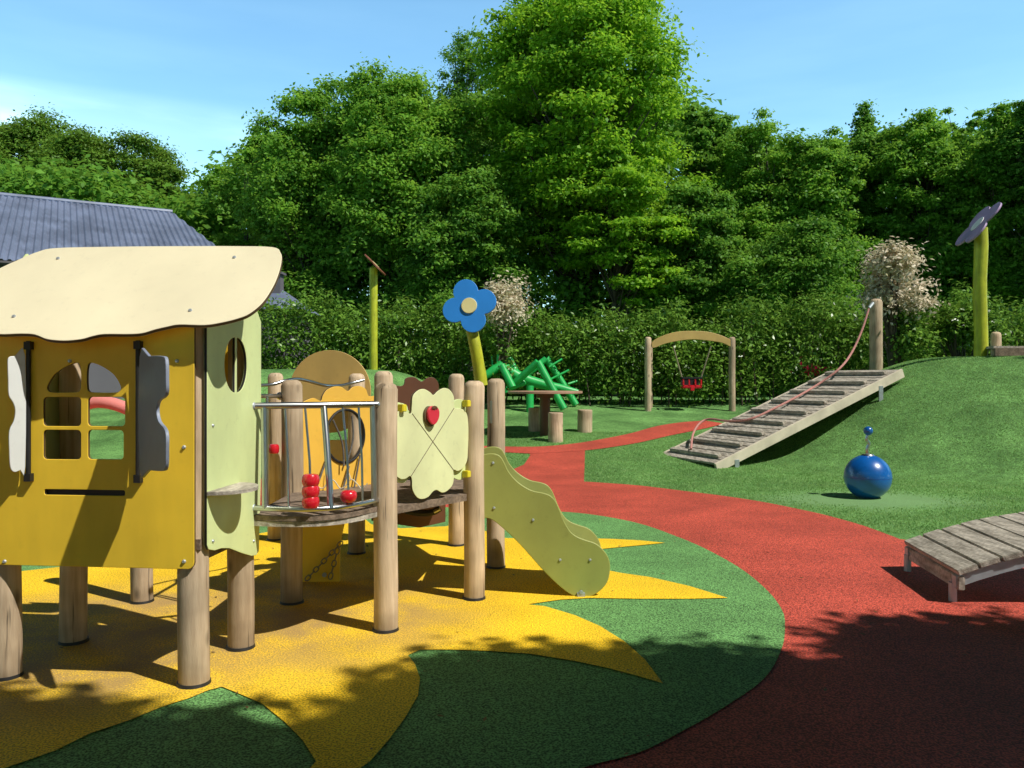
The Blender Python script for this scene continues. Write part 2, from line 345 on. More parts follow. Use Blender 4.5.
strip = [tuple(p) for p in cr([Vector(p) for p in G([(470,446),(505,447),(540,447),(575,444),(600,440),(630,434),(655,427),(680,423),(705,421)])], 4, closed=False)] + \
        [tuple(p) for p in cr([Vector(p) for p in G([(725,424),(700,430),(670,436),(640,443),(610,448),(585,451.0),(555,453),(530,454),(505,453),(470,452)])], 4, closed=False)]
sheet('red_side_path', strip, M['red_rubber'], .010, 'narrow paler red rubber path running up towards the swing')
sheet('green_disc', disc, M['green_rubber'], .011, 'round speckled green rubber disc under the play structure')
sunp = G([(503,540),(540,541),(575,540),(612,541),(640,542.5),(665,545),(640,547.5),(612,550),(585,553),(565,560),(590,569),(620,575),(650,580),(690,589),(728,601),
   (690,601.5),(640,601.5),(590,601),(560,603),(528,607),(545,609),(575,618),(600,630),(625,645),(645,663),(663,688),
   (640,680),(610,672),(575,665),(530,658),(490,655),(450,653),(420,654),(408,659),(415,668),(420,682),(418,700),(405,722),(388,747),(370,768)])
sunp = [tuple(p) for p in sunp] + [(-.62,2.55),(-.78,2.35),(-.72,2.6)]
sunp += [tuple(p) for p in G([(316,768),(303,745),(285,727),(262,709),(240,698),(222,692),(208,694),(190,702),(160,713),(130,724),(90,740),(55,755),(25,768)])]
sunp += [(-2.0,2.45),(-2.5,2.2),(-2.55,2.7),(-2.7,3.3),(-3.3,3.35),(-3.9,3.3),(-3.5,3.8),(-3.1,4.5),(-3.8,4.9),(-4.4,5.2),(-3.7,5.4),(-3.1,5.8),(-3.3,6.6),(-3.6,7.1),(-2.9,6.9),(-2.3,6.8),(-1.9,7.4),(-1.5,7.9),(-1.3,7.4),(-1.0,7.2),(-.6,7.3),(-.4,7.7),(-.3,7.2)]
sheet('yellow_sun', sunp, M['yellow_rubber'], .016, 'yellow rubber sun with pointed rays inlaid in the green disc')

# ------------------------------------------------------------------ big play structure
A = Vector((-1.40,3.52,0)); u = Vector((-.9955,.0947,0)).normalized(); v = Vector((.0947,.9955,0)).normalized(); Z = Vector((0,0,1))
hw = lambda a, b, z: A+u*a+v*b+Z*z
PS = thing('play_structure', (-1.0,4.6,0), 'large wooden post play structure with cream roofed playhouse, balcony and slide', 'play structure')
R = .064
def struct_post(x, y, r, top):
    p = post(x, y, r, -.02, top, parent=PS); bm = bmesh.new(); tube(bm, [(x, y, .010), (x, y, .030)], [r*1.14, r*1.06], 22); obj('foot_gap_ring', bm, M['black'], p)  # black ring drawn for the dark gap round the post foot
for (a, b, top) in ((0,0,1.62),(.885,0,1.62),(.885,.48,1.62),(0.0,.475,1.60)):
    p = hw(a, b, 0); struct_post(p.x, p.y, R if (a,b) != (0,0) else .066, top)
PC = {'C':(-1.32,4.80,1.35),'D':(-2.23,4.82,1.3),'P2':(-.675,4.27,1.335),'Q':(-.865,5.4,1.41),'P3':(-.232,4.89,1.345),'P6':(-.115,5.71,1.36),'P5':(-.452,6.47,1.40),'S':(-1.20,6.17,1.40),'Rr':(-1.98,6.7,1.41)}
for k, (x, y, t) in PC.items(): struct_post(x, y, R*(1.0 if k != 'D' else .98), t)
# roof
rz = lambda b: 1.54+1.085*(b+.17)
ridge = .24; sl = math.atan(1.085)
Pf = hw(0, ridge, rz(ridge)); upf = (v*math.cos(sl)+Z*math.sin(sl)); uR = -u
out = [(273,248.5),(281,254),(282,262),(279,275),(273,289),(263,304),(250,315),(238,320),(222,324),(205,326.5),(180,326),(168,328),(155,331),(143,334.5),(130,335.5),(105,335.5),(93,337.5),(82,340.5),(65,342),(48,340.5),(36,336),(22,335),(0,335.5),(-18,332),(-32,322),(-40,305),(-30,288),(-12,277),(0,270),(19.5,261),(39,253),(58,249.3),(117,248),(180,247.5),(234,247.5)]
lo = [loc2(x, y, Pf, uR, upf) for x, y in out]
los = [(p.x, p.y) for p in cr([Vector((*q, 0)) for q in lo], 4)]
ym = max(q[1] for q in los)
rf = panel('roof_panel', los, Pf, uR, upf, M['cream'], PS, th=.018, edge=M['edge'])
nrm = uR.cross(upf)
for (x, y) in ((59,260),(235,259),(191,312),(15,318)):
    q = onp(x, y, Pf, nrm); bm = bmesh.new(); tube(bm, [q+nrm*.008, q+nrm*.014], [.010,.007], 10); obj('bolt', bm, M['bracket'], rf)
upb = (-v*math.cos(sl)+Z*math.sin(sl)); Pb = hw(.4425, ridge+.012, rz(ridge)-.004); 
los2 = rrect(-.03, -.37, .78, -.01, .03)
panel('roof_panel', [(x-.4425-.0, y) for x, y in los2], Pb, u, upb, M['cream'], PS, th=.018, edge=M['edge'])
# front panel
Pfp = hw(.4425, -.074, 0)
lf = lambda x, y: loc2(x, y, Pfp, uR, Z)
x0 = -.452; x1 = .452
def vecs(pts): return [lf(*p) for p in pts]
def rpx(xa, ya, xb, yb, r=4):
    a = lf(xa, yb); b = lf(xb, ya); return rrect(a[0], a[1], b[0], b[1], r*3.45/800)
arch_l = [(p.x, p.y) for p in cr([Vector((*lf(*q), 0)) for q in [(80.5,364),(82,372),(82,385),(80,391.5),(70,392.5),(55,392.5),(49.5,391),(48.5,386),(55,375),(66,367),(76,363)]], 4)]
arch_r = [(p.x, p.y) for p in cr([Vector((*lf(*q), 0)) for q in [(89.5,364),(88,372),(88,385),(90,391.5),(100,392.5),(115,392.5),(120.5,391),(121.5,386),(115,375),(104,367),(94,363)]], 4)]
holes = [arch_l, arch_r, rpx(44.5,397,82,426), rpx(89,397,126,426), rpx(44.5,430,82,459), rpx(89,430,124.5,459), rpx(45.5,490,126,494.5,2)]
bl = lf(-12,566); br = lf(195,569)
fo = rrect(x0, br[1], br[0], 1.60, .03)
fp = panel('front_panel', fo, Pfp, uR, Z, M['yellow'], PS, th=.016, holes=holes, edge=M['edge'])
for (x, y) in ((71,361),(178,361),(185,447),(185,561),(6,561)):
    q = onp(x, y, Pfp, v); bm = bmesh.new(); tube(bm, [q-v*.008, q-v*.015], [.009,.006], 10); obj('bolt', bm, M['bracket'], fp)
bm = bmesh.new(); q0 = onp(46,492,Pfp,v); q1 = onp(126,492.5,Pfp,v)
box(bm, (q0+q1)/2+v*.012, ((q1-q0).length+.01,.006,.026), basis(uR, v, Z)); obj('slot_backing', bm, M['black'], fp)
# shutters
def shutter(hx, pts, ang, sgn):
    hp = onp(hx, 410, Pfp-v*.022, v); hp.z = 0
    d = (uR*sgn*math.cos(ang)-v*math.sin(ang)).normalized(); n = d.cross(Z)
    pl = [loc2(x, y, hp, d, Z) for x, y in pts]
    o = panel('shutter', [(p.x, p.y) for p in cr([Vector((*q, 0)) for q in pl], 3)], hp, d, Z, M['bluegrey_shade'] if sgn > 0 else M['white_panel'], PS, th=.013)
    bm = bmesh.new(); tube(bm, [hp+Z*.93, hp+Z*1.52], .010, 10)
    for zz in (.925, 1.50): box(bm, hp+Z*zz+v*.006, (.03,.034,.034), basis(uR, v, Z))
    obj('hinge_rod', bm, M['black'], o)
shutter(138, [(141,356.5),(150,356),(163,356),(167,360),(167.5,380),(167,395),(160,401),(158,410),(160,421),(167,431),(167.5,450),(167,467),(163,471),(150,470),(141,469)], math.radians(48), 1)
shutter(28.5, [(25,356),(15,356),(9,357),(7.5,362),(8,380),(8.5,395),(12.5,402),(15,410),(13.5,421),(9,431),(9,450),(10,467),(14,472),(20,470),(25,467)], math.radians(48), -1)
# green side panel (with oval window and shelf)
Psp = A-u*.076; ls = lambda x, y: loc2(x, y, Psp, v, Z)
def gable(s): return (rz(s) if s < ridge else rz(2*ridge-s))-.028
sb = [ls(205.5,545),ls(207,549.5),ls(213,550.5),ls(220,548.3),ls(228,548.3),(ls(240,553)),ls(250,556),ls(255,555),ls(257.5,551)]
so = sb + [(.53,.9),(.53,gable(.53)),(.40,gable(.40)),(ridge,gable(ridge)),(.1,gable(.1)),(-.045,gable(-.045)),(-.045,1.0)]
c0 = ls(234.5,365); rx_ = (ls(246,365)[0]-ls(223.5,365)[0])/2; ry_ = (ls(234,338)[1]-ls(234,393)[1])/2
g = .010
hl = [(-g+c0[0]+0, c0[1])]
left = [(x, y) for x, y in ell(c0[0]-g, c0[1], rx_-g, ry_, 18, 90, 270)]
right = [(x, y) for x, y in ell(c0[0]+g, c0[1], rx_-g, ry_, 18, -90, 90)]
sp = panel('side_panel', so, Psp, v, Z, M['pale_green'], PS, th=.016, holes=[left, right], edge=M['black'])
bm = bmesh.new()
pts = [(x, y) for x, y in ell(.115, 0, .165, .145, 22, 180, 360)]
vs = []
for zz in (.850, .866): vs.append([bm.verts.new(Psp+v*a_ + (-u)*(.009+(-b_)) + Z*zz) for a_, b_ in pts])
bm.faces.new(vs[0][::-1]); bm.faces.new(vs[1])
for i in range(len(pts)): j = (i+1) % len(pts); bm.faces.new((vs[0][i], vs[0][j], vs[1][j], vs[1][i]))
obj('shelf', bm, M['grey_wood'], sp, smooth=False)
for (x, y) in ((211,425.5),(211,541),(252,541)):
    q = onp(x, y, Psp, u); bm = bmesh.new(); tube(bm, [q-u*.008, q-u*.014], [.008,.005], 10); obj('bolt', bm, M['bracket'], sp)
# far side panel + back panel + floor of house
Pl = A+u*.962
panel('side_panel', [(-.045,.56),(.53,.50),(.53,gable(.53)),(ridge,gable(ridge)),(-.045,gable(-.045))], Pl, v, Z, M['pale_green'], PS, holes=[ell(c0[0], c0[1], rx_, ry_)])
Pk = hw(.4425, .555, 0)
panel('back_panel', [(-.02,.56),(.452,.56),(.452,1.66),(-.02,1.66)], Pk, uR, Z, M['yellow'], PS)
def deck(name, poly, z, th, m, parent, nb=.095, dirv=Vector((1,0,0))):
    bm = bmesh.new(); f = bm.faces.new([bm.verts.new((p[0], p[1], z)) for p in poly])
    r = bmesh.ops.extrude_face_region(bm, geom=[f]); vs = [e for e in r['geom'] if isinstance(e, bmesh.types.BMVert)]
    bmesh.ops.translate(bm, vec=(0,0,-th), verts=vs); return obj(name, bm, m, parent, smooth=False)
hp_ = [hw(.92,-.055,0), hw(-.055,-.055,0), hw(-.06,.53,0), hw(.94,.53,0)]
deck('deck', hp_, .66, .045, M['deck_wood'], PS)
for a_ in (0,.885): 
    bm = bmesh.new(); box(bm, hw(a_, .24, .58), (.04,.5,.07), basis(uR, v, Z)); obj('deck_beam', bm, M['deck_wood'], PS)
# balcony
e0 = Vector((-1.288,3.955,0)); e1 = Vector((-.70,4.235,0)); ce = (e1-e0); nn = Vector((ce.y, -ce.x, 0)).normalized()
def bow(t, k): return e0+ce*t+nn*(k*math.sin(math.pi*max(0,min(1,t))))
arc = lambda k, off=0: [bow(t, k)+nn*off for t in [i/16 for i in range(17)]]
pl = [p.xy[:] for p in arc(.17)] + [(-.70,4.3),(-.80,4.9),(-1.3,4.8),(-1.3,4.1)]
deck('deck', pl, .682, .024, M['deck_wood'], PS)
pl = [p.xy[:] for p in arc(.16)] + [(-.71,4.3),(-.80,4.9),(-1.3,4.8),(-1.3,4.1)]
deck('deck_beam', pl, .655, .026, M['grey_wood'], PS)
hx_ = [(-.70,4.27),(-.25,4.87),(-.15,5.7),(-.47,6.42),(-1.18,6.14),(-1.34,4.86)]
deck('deck', hx_, .66, .04, M['deck_wood'], PS)
RL = []
bm = bmesh.new()
tube(bm, [p+Z*1.222 for p in arc(.02)], .017, 12)
RLo = obj('railing', bm, M['steel'], PS)
bm = bmesh.new(); tube(bm, [p+Z*.718 for p in arc(.175)], .014, 12); obj('bottom_rail', bm, M['steel'], RLo)
for t, r in ((.09,.012),(.54,.0125),(.94,.012)):
    bm = bmesh.new(); a_ = bow(t, .175); b_ = bow(t, .02); tube(bm, [a_+Z*.718, a_+Z*.80+(b_-a_)*.1, a_+Z*1.05+(b_-a_)*.6, b_+Z*1.215], r*1.35, 10); obj('baluster', bm, M['steel'], RLo)
for t, r in ((.245,.006),(.395,.006),(.69,.006),(.82,.006)):
    bm = bmesh.new(); a_ = bow(t, .175); b_ = bow(t, .02); tube(bm, [a_+Z*.718, a_+Z*.95+(b_-a_)*.2, b_+Z*1.22], r, 8); obj('rod', bm, M['steel'], RLo)
for e in (bow(0,0)+Z*1.222, bow(1,0)+Z*1.222, bow(0,0)+Z*.718, bow(1,0)+Z*.718):
    bm = bmesh.new(); ball(bm, e, .024, seg=14); obj('rail_joint', bm, M['bracket'], RLo)
def bead(c, r=.042, m=None, h=.72):
    bm = bmesh.new(); tube(bm, [c+Z*(r*h*z) for z in (-1,-.9,-.55,0,.55,.9,1)], [r*q for q in (.6,.84,.98,1.02,.98,.84,.6)], 20); obj('bead', bm, m or M['red'], RLo)
bp = bow(.395,.170)
for i in range(3): bead(bp+Z*(.752+.0535*i))
bm = bmesh.new(); bp = bow(.69,.17); k_ = .040; tube(bm, [bp+Z*(.765+k_*z) for z in (-.8,-.72,-.45,0,.45,.72,.80)], [k_*q for q in (.35,.72,.95,1.08,1.02,.75,.3)], 20); obj('bead', bm, M['red'], RLo)
q = at(274, 449, 4.75); bead(q, .03, None, .95)
# rear wavy rail and straight rail
bm = bmesh.new()
tube(bm, cr([at(255,385.5,4.65),at(272,384.5,4.75),at(284,381,4.8),at(297,379,4.9),at(310,381.5,5.0),at(325,385.5,5.1),at(340,385.5,5.25),at(352,383,5.35),at(364,380,5.4)], 4, False), .010, 10)
obj('wavy_rail', bm, M['steel'], PS)
bm = bmesh.new(); tube(bm, [at(254,396,4.3), at(281,396,4.78)], .013, 10); ball(bm, at(280,396,4.78), .024, seg=12); obj('side_rail', bm, M['steel'], PS)
for xx in (258,267):
    bm = bmesh.new(); tube(bm, [at(xx,396,4.45), at(xx,508,4.45)], .008, 8); obj('side_bar', bm, M['steel'], PS)
# strawberry panel P2-P3
P2 = Vector((-.675,4.27,0)); P3 = Vector((-.232,4.89,0)); w = (P3-P2).normalized(); nW = w.cross(Z)
Pw = P2+nW*.0
lw = lambda x, y: loc2(x, y, Pw, w, Z)
spt = [(399,411),(405,411.5),(410,413.5),(411,405),(412,396),(417,390.5),(423,389),(429,392),(432.5,395),(437,391),(443,388),(449,390),(453,397),(453.5,407),(458,408.3),(463,410),(466.5,416),(467.5,430),(467,450),(466,461),(462,468),(457,471),(452.5,470),(453,477),(451.5,485),(446,491),(441,492.5),(436,490),(432,491.5),(427,497),(420,499),(415,496),(411.5,489),(411,480),(409,476),(404,479),(398,478),(393,470),(392,440),(393,416)]
so_ = [(p.x, p.y) for p in cr([Vector((*lw(*q), 0)) for q in spt], 4)]
bk = [(p.x, p.y) for p in cr([Vector((*lw(*q), 0)) for q in [(396,406),(403,403),(409,406),(412,412),(430,418),(450,410),(455,402),(461,399),(467,403),(467,420),(467,450),(467,474),(462,480),(455,478),(448,474),(430,470),(412,478),(406,483),(399,482),(394,476),(394,440)]], 3)]
panel('backing_panel', bk, Pw-nW*.020, w, Z, M['pale_green'], PS, th=.014)
st = panel('strawberry_panel', so_, Pw, w, Z, M['lime_cream'], PS, th=.016, edge=M['edge'])
bm = bmesh.new()
for a_, b_ in (((411,413.5),(452.5,470)),((453,408),(410,476))):
    tube(bm, [onp(*a_, Pw, nW)+nW*.0082, onp(*b_, Pw, nW)+nW*.0082], .0022, 6)
obj('groove_line', bm, M['edge'], st)
c = loc2(433,414.5, Pw+nW*.034, w, Z)
shp = lambda k: [(p.x, p.y) for p in cr([Vector((c[0]+a_*k*1.3, c[1]+b_*k, 0)) for a_, b_ in [(-.020,.048),(0,.052),(.022,.046),(.038,.022),(.038,-.012),(.026,-.042),(.002,-.062),(-.022,-.046),(-.038,-.014),(-.038,.022)]], 3)]
panel('strawberry_back', [(x-.004, y-.006) for x, y in shp(1.03)], Pw+nW*.016, w, Z, M['edge'], st, th=.016)
panel('strawberry', shp(.93), Pw+nW*.034, w, Z, M['strawberry'], st, th=.016)
panel('strawberry_leaf', [(c[0]+a_, c[1]+b_) for a_, b_ in [(-.022,.030),(-.018,.046),(0,.050),(.020,.045),(.026,.032),(.010,.034),(0,.026),(-.008,.034)]], Pw+nW*.045, w, Z, M['brown'], st, th=.006, bev=.001)
for (x, y) in ((466.5,403.5),(466.5,474),(402,408)):
    bm = bmesh.new(); box(bm, onp(x, y, Pw+nW*.012, nW), (.035,.045,.04), basis(w, nW, Z)); obj('clip', bm, M['clip'], PS, bevel=.004)
# brown flower panel and lower brown panel between S and P5
S_ = Vector((-1.20,6.17,0)); P5 = Vector((-.452,6.47,0)); wb = (P5-S_).normalized(); nb_ = wb.cross(Z)
lb = lambda x, y: loc2(x, y, S_, wb, Z)
bpt = [(392,402),(391,392),(395,386),(401,386),(404,384),(405,379),(410,377),(415,377.5),(420,381),(423,381),(428,377.5),(434,378),(438,383),(438.5,390),(436,396),(441,405),(445,415),(445,440),(392,440)]
pan = panel('flower_panel', [(p.x, p.y) for p in cr([Vector((*lb(*q), 0)) for q in bpt], 4)], S_, wb, Z, M['brown'], PS)
panel('lower_panel', [lb(372,494),lb(446,494),lb(446,522),(lb(420,528)),lb(372,521)], S_-nb_*.02, wb, Z, M['brown'], PS)
# orange panel with porthole between C and Q
C_ = Vector((-1.32,4.80,0)); Q_ = Vector((-.865,5.4,0)); wo = (Q_-C_).normalized(); no = wo.cross(Z)
loo = lambda x, y: loc2(x, y, C_, wo, Z)
opt = [(300,404),(306,400),(313,398),(320,401),(322,396),(326,390),(334,386.5),(341,387),(347,391),(352,387),(359,386),(365,389),(368,396),(374,396),(380,399),(382,410),(382,500),(375,504),(360,500),(345,506),(330,500),(312,506),(300,502),(297,450),(298,412)]
och = loo(344,436); orad = .125
op = panel('porthole_panel', [(p.x, p.y) for p in cr([Vector((*loo(*q), 0)) for q in opt], 4)], C_, wo, Z, M['orange'], PS, holes=[ell(och[0], och[1], .155, .165)], edge=M['edge'])
bm = bmesh.new(); cc = C_+wo*och[0]+Z*och[1]
tube(bm, [cc+wo*math.cos(t)*.160+Z*math.sin(t)*.170+no*.012 for t in [2*math.pi*k/32 for k in range(33)]], .009, 8, cap=False); obj('porthole_ring', bm, M['black'], op)
bm = bmesh.new()
for a_, b_, sag in (((333,420),(344,466),.03),((352,416),(347,462),.03),((349,466),(340,500),.0),((360,455),(352,500),.0),((327,458),(312,500),0)):
    p0 = onp(*a_, C_-no*.05*0+no*.03, no); p1 = onp(*b_, C_+no*.05, no); mid = (p0+p1)/2+wo*sag
    tube(bm, cr([p0, mid, p1], 5, False), .006, 8)
obj('climbing_cord', bm, M['grey_rope'], op)
bm = bmesh.new()
bb = [at(296+i*5.5, 484+5*math.sin(i*1.7), 4.95) for i in range(14)]
tube(bm, cr(bb, 3, False), .004, 6)
for i in range(0,14,2): tube(bm, [bb[i], bb[i]+Vector((.05*math.sin(i), .02, .06-.1*(i%4==0)))], .003, 6)
obj('net', bm, M['pale_beam'], PS)
# mustard round panel, far plane
Rr = Vector((-1.98,6.7,0)); wm = (S_-Rr).normalized(); nm = wm.cross(Z); lm = lambda x, y: loc2(x, y, Rr, wm, Z)
panel('round_panel', ell(0, 0, .33, .325, 48), Vector(((330-CX)*6.3/F, 6.3, 1.26)), Vector((.99,-.1,0)), Z, M['mustard'], PS)
panel('low_wall_panel', [lm(286,440),lm(366,440),lm(366,500),lm(286,500)], Rr-nm*.02, wm, Z, M['mustard'], PS)
# yellow side chute under the balcony, with chains modelled on a chain-shaped shadow
yb = Vector((-1.40,5.30,0)); wy = Vector((1,.05,0)).normalized(); ly = lambda x, y: loc2(x, y, yb, wy, Z)
yc = panel('yellow_chute_side', [ly(300,521),ly(345,521),ly(342,535),ly(340,550),ly(340,581),ly(334,583),ly(304,584),ly(300,580)], yb, wy, Z, M['yellow'], PS, th=.03)
bm = bmesh.new(); n_ = wy.cross(Z)
tube(bm, cr([onp(303,523,yb+n_*.03,n_)+n_*0, onp(318,545,yb+n_*.06,n_), onp(330,530,yb+n_*.06,n_), onp(341,521,yb+n_*.03,n_)], 5, False), .015, 8)
bm.free()
def chain(name, p0, p1, parent, m, r=.012, sag=0):
    bm = bmesh.new(); n = max(3, int((p1-p0).length/(r*2.6))); 
    for i in range(n):
        t = (i+.5)/n; c_ = p0.lerp(p1, t)-Z*sag*4*t*(1-t); d, a_, b_ = frame(p1-p0); k = a_ if i % 2 else b_
        tube(bm, [c_+d*math.cos(s)*r*1.7+k*math.sin(s)*r for s in [2*math.pi*j/8 for j in range(9)]], r*.32, 5, cap=False)
    return obj(name, bm, m, parent)
chain('chain', onp(306,580,yb+n_*.05,n_), onp(342,542,yb+n_*.05,n_), PS, M['chain'], .014)
chain('chain', onp(330,579,yb+n_*.05,n_), onp(338,548,yb+n_*.05,n_), PS, M['chain'], .014)
bm = bmesh.new(); q = onp(325,574,yb,n_); tube(bm, [q+n_*.01, q+n_*.03], .014, 12); obj('bolt', bm, M['bracket'], yc)
# hanging belt seen under the strawberry panel
bm = bmesh.new(); tube(bm, cr([at(392,503,5.3),at(405,510,5.3),at(420,513,5.3),at(433,512,5.3),at(440,508,5.3)], 4, False), .022, 8)
bt = obj('hanging_belt', bm, M['black'], PS)
bm = bmesh.new(); tube(bm, [at(434,512,5.24), at(440,509,5.24)], .012, 8); obj('belt_end', bm, M['steel'], bt)
for a_, b_ in (((394,503),(398,470)),((438,508),(444,478))):
    chain('chain', at(*a_,5.3), at(*b_,5.4), PS, M['steel'], .010)
# post fittings
bm = bmesh.new(); q = at(491,412,5.60); box(bm, q, (.018,.02,.16)); obj('handle_plate', bm, M['steel'], PS, bevel=.004)
# slide
ns = 4.95; sc = ns/F
near = [(478,458),(482,455),(489,453.5),(496,454),(501,457),(505,464),(509,472),(518,482),(531,490),(544,493),(551,496),(556,502),(560,511),(564,521),(570,531),(577,536.5),(586,540),(595,543),(602,548.5),(608,557),(610,568),(607,582),(598,592),(588,596.5),(575,596),(562,588),(544,571),(518,542),(497,523),(488,518),(479,517),(477,490)]
SL = bpy.data.objects.new('slide', None); COL.objects.link(SL); SL.parent = PS; SL.location = Vector((0,5.2,0))-PS.location
nl = [((x-CX)*sc, H-(y-HY)*sc) for x, y in near]; nls = [(p.x, p.y) for p in cr([Vector((*q, 0)) for q in nl], 4)]
X = Vector((1,0,0))
panel('slide_side', nls, Vector((0,ns,0)), X, Z, M['slide_green'], SL, th=.018, bev=.004)
panel('slide_side', nls, Vector((0,5.46,0)), X, Z, M['slide_green'], SL, th=.018, bev=.004)
bm = bmesh.new(); prof = cr([Vector((-.16,0,.675)),Vector((-.03,0,.67)),Vector((.06,0,.62)),Vector((.2,0,.47)),Vector((.36,0,.27)),Vector((.47,0,.16)),Vector((.58,0,.13))], 4, False)
vr = []
for p in prof: vr.append([bm.verts.new((p.x, yy, p.z-dz)) for yy, dz in ((ns+.009,0),(5.45,0),(5.45,.015),(ns+.009,.015))])
for i in range(len(vr)-1):
    for k in range(4): bm.faces.new((vr[i][k], vr[i][(k+1)%4], vr[i+1][(k+1)%4], vr[i+1][k]))
bm.faces.new(vr[0]); bm.faces.new(vr[-1][::-1])
obj('chute', bm, M['steel'], SL)
bm = bmesh.new(); q = at(581,592,ns-.02)
tube(bm, [q, q-Vector((0,.012,0))], .013, 12); box(bm, Vector((q.x,ns-.012,.02)), (.05,.03,.04)); obj('anchor_bolt', bm, M['bracket'], SL, bevel=.003)
for (x, y) in ((493,463),(494,508),(533,520),(590,560),(560,560)):
    q = at(x, y, ns-.009); bm = bmesh.new(); tube(bm, [q, q-Vector((0,.007,0))], [.009,.006], 10); obj('bolt', bm, M['bracket'], SL)
bm = bmesh.new(); box(bm, Vector(((490-CX)*5.0/F,5.0,.668)), (.10,.09,.012)); obj('step_plate', bm, M['bracket'], SL, bevel=.003)
# blue flower on the structure
def flower(name, c, r, n, m, mc, parent, petals=4, rot=0, th=.02):
    n = n.normalized(); a = n.cross(Z)
    a.normalize(); b = a.cross(n).normalized(); a = -a
    # a x b must equal n
    if a.cross(b).dot(n) < 0: a = -a
    pts = []; dc, rc = r*.55, r*.46
    for k in range(160):
        t = 2*math.pi*k/160; best = r*.35
        for j in range(petals):
            ang = rot+2*math.pi*j/petals; cs = math.cos(t-ang); q = rc*rc-dc*dc*(1-cs*cs)
            if q > 0 and cs > 0: best = max(best, dc*cs+math.sqrt(q))
        pts.append((best*math.cos(t), best*math.sin(t)))
    o = panel(name, pts, c, a, b, m, parent, th=th, edge=None)
    panel('flower_centre', ell(0,0,r*.29,r*.29,24), c+n*(th*.5+.004), a, b, mc, o, th=.01)
    return o
fc = at(469.5,306,5.22)
bm = bmesh.new(); tube(bm, cr([at(481.5,386,5.25), at(481,383,5.25), at(479,368,5.25), at(475,345,5.24), at(471,325,5.26), at(470,312,5.25)], 4, False), [.043]*8+[.040]*8+[.036]*5, 14)
fs = obj('flower_stem', bm, M['lime'], PS)
flower('flower_head', fc, .178, Vector((-.12,-1,.12)), M['flower_blue'], M['pale_yellow'], PS, rot=.28)

# ------------------------------------------------------------------ flower poles
def flower_pole(base, h, r, tilt_n, fr, m, mc, label, lean=0):
    t = thing('flower_pole', base, label, 'flower pole')
    bm = bmesh.new(); n = 9
    pts = [base+Vector((lean*math.sin(i*1.1)*.012, 0, -.1+(h+.1)*i/(n-1))) for i in range(n)]
    tube(bm, pts, [r*(1.04-.02*i/n+.025*math.sin(i*2.1)) for i in range(n)], 16); obj('pole', bm, M['lime'], t)
    flower('flower_head', base+Vector((0,0,h+.03))+tilt_n.normalized()*.05, fr, tilt_n, m, mc, t, rot=.75, th=.03)
    return t
def find(px, py_top, d): x = (px-CX)*d/F; z = terrain(x, d); return Vector((x, d, z)), H+(HY-py_top)*d/F-z
b, h = find(980.5, 228, 13.6); flower_pole(b, h, .104, Vector((-.80,.06,.60)), .48, M['flower_purple'], M['white_panel'], 'tall lime pole with tilted purple flower on the right hill', 1)
b, h = find(373.5, 268, 17.0); flower_pole(b, h, .085, Vector((.72,-.0,.70)), .33, M['flower_brown'], M['pale_yellow'], 'slim lime pole with brown flower seen edge on, behind the structure')

# ------------------------------------------------------------------ swing
pL = ground(648,411); dS = pL.y; pR = Vector(((732-CX)*dS/F, dS, 0)); pR.z = terrain(pR.x, pR.y)
SW = thing('toddler_swing', pL.lerp(pR,.5), 'small wooden swing with arched mustard beam and red baby seat', 'swing')
ztop = H+(HY-337)*dS/F
for p in (pL, pR):
    post(p.x, p.y, .075, p.z-.05, ztop, parent=SW, name='post')
post(pL.x+.12, pL.y+.5, .07, pL.z-.05, ztop-.12, parent=SW, name='post')
w0 = pR.x-pL.x; pts = []
topc = [(652,342),(662,336),(676,332),(692,331),(708,332),(722,336),(731,341),(731,347),(722,343),(706,340.5),(692,339.5),(678,341),(664,344),(653,348)]
panel('arched_beam', [(p.x, p.y) for p in cr([Vector(((x-CX)*dS/F, H-(y-HY)*dS/F, 0)) for x, y in topc], 3)], Vector((0,dS-.02,0)), X, Z, M['mustard'], SW, th=.07, bev=.006)
s0 = at(691,382,dS-.02); st = bpy.data.objects.new('swing_seat', None)
bm = bmesh.new()
for dx in (-.2,-.07,.07,.2): 
    box(bm, s0+Vector((dx,-.12,-.01)), (.04,.03,.2))
box(bm, s0+Vector((0,-.12,-.1)), (.44,.03,.06)); box(bm, s0+Vector((0,.0,-.12)), (.42,.26,.05)); box(bm, s0+Vector((0,-.13,-.15)), (.09,.05,.10))
seat = obj('swing_seat', bm, M['red'], SW, bevel=.01)
bm = bmesh.new(); box(bm, s0+Vector((0,-.12,.09)), (.46,.05,.045)); box(bm, s0+Vector((0,.13,.09)), (.46,.05,.045)); box(bm, s0+Vector((-.22,0,.09)), (.04,.26,.045)); box(bm, s0+Vector((.22,0,.09)), (.04,.26,.045)); box(bm, s0+Vector((0,.13,0)), (.42,.02,.16)); obj('seat_rim', bm, M['black'], seat, bevel=.008)
for a_, b_ in (((673,346),(682,378)),((711,346),(701,378))):
    bm = bmesh.new(); tube(bm, [at(*a_,dS-.02), at(*b_,dS-.02)], .018, 6); obj('chain', bm, M['chain'], SW)

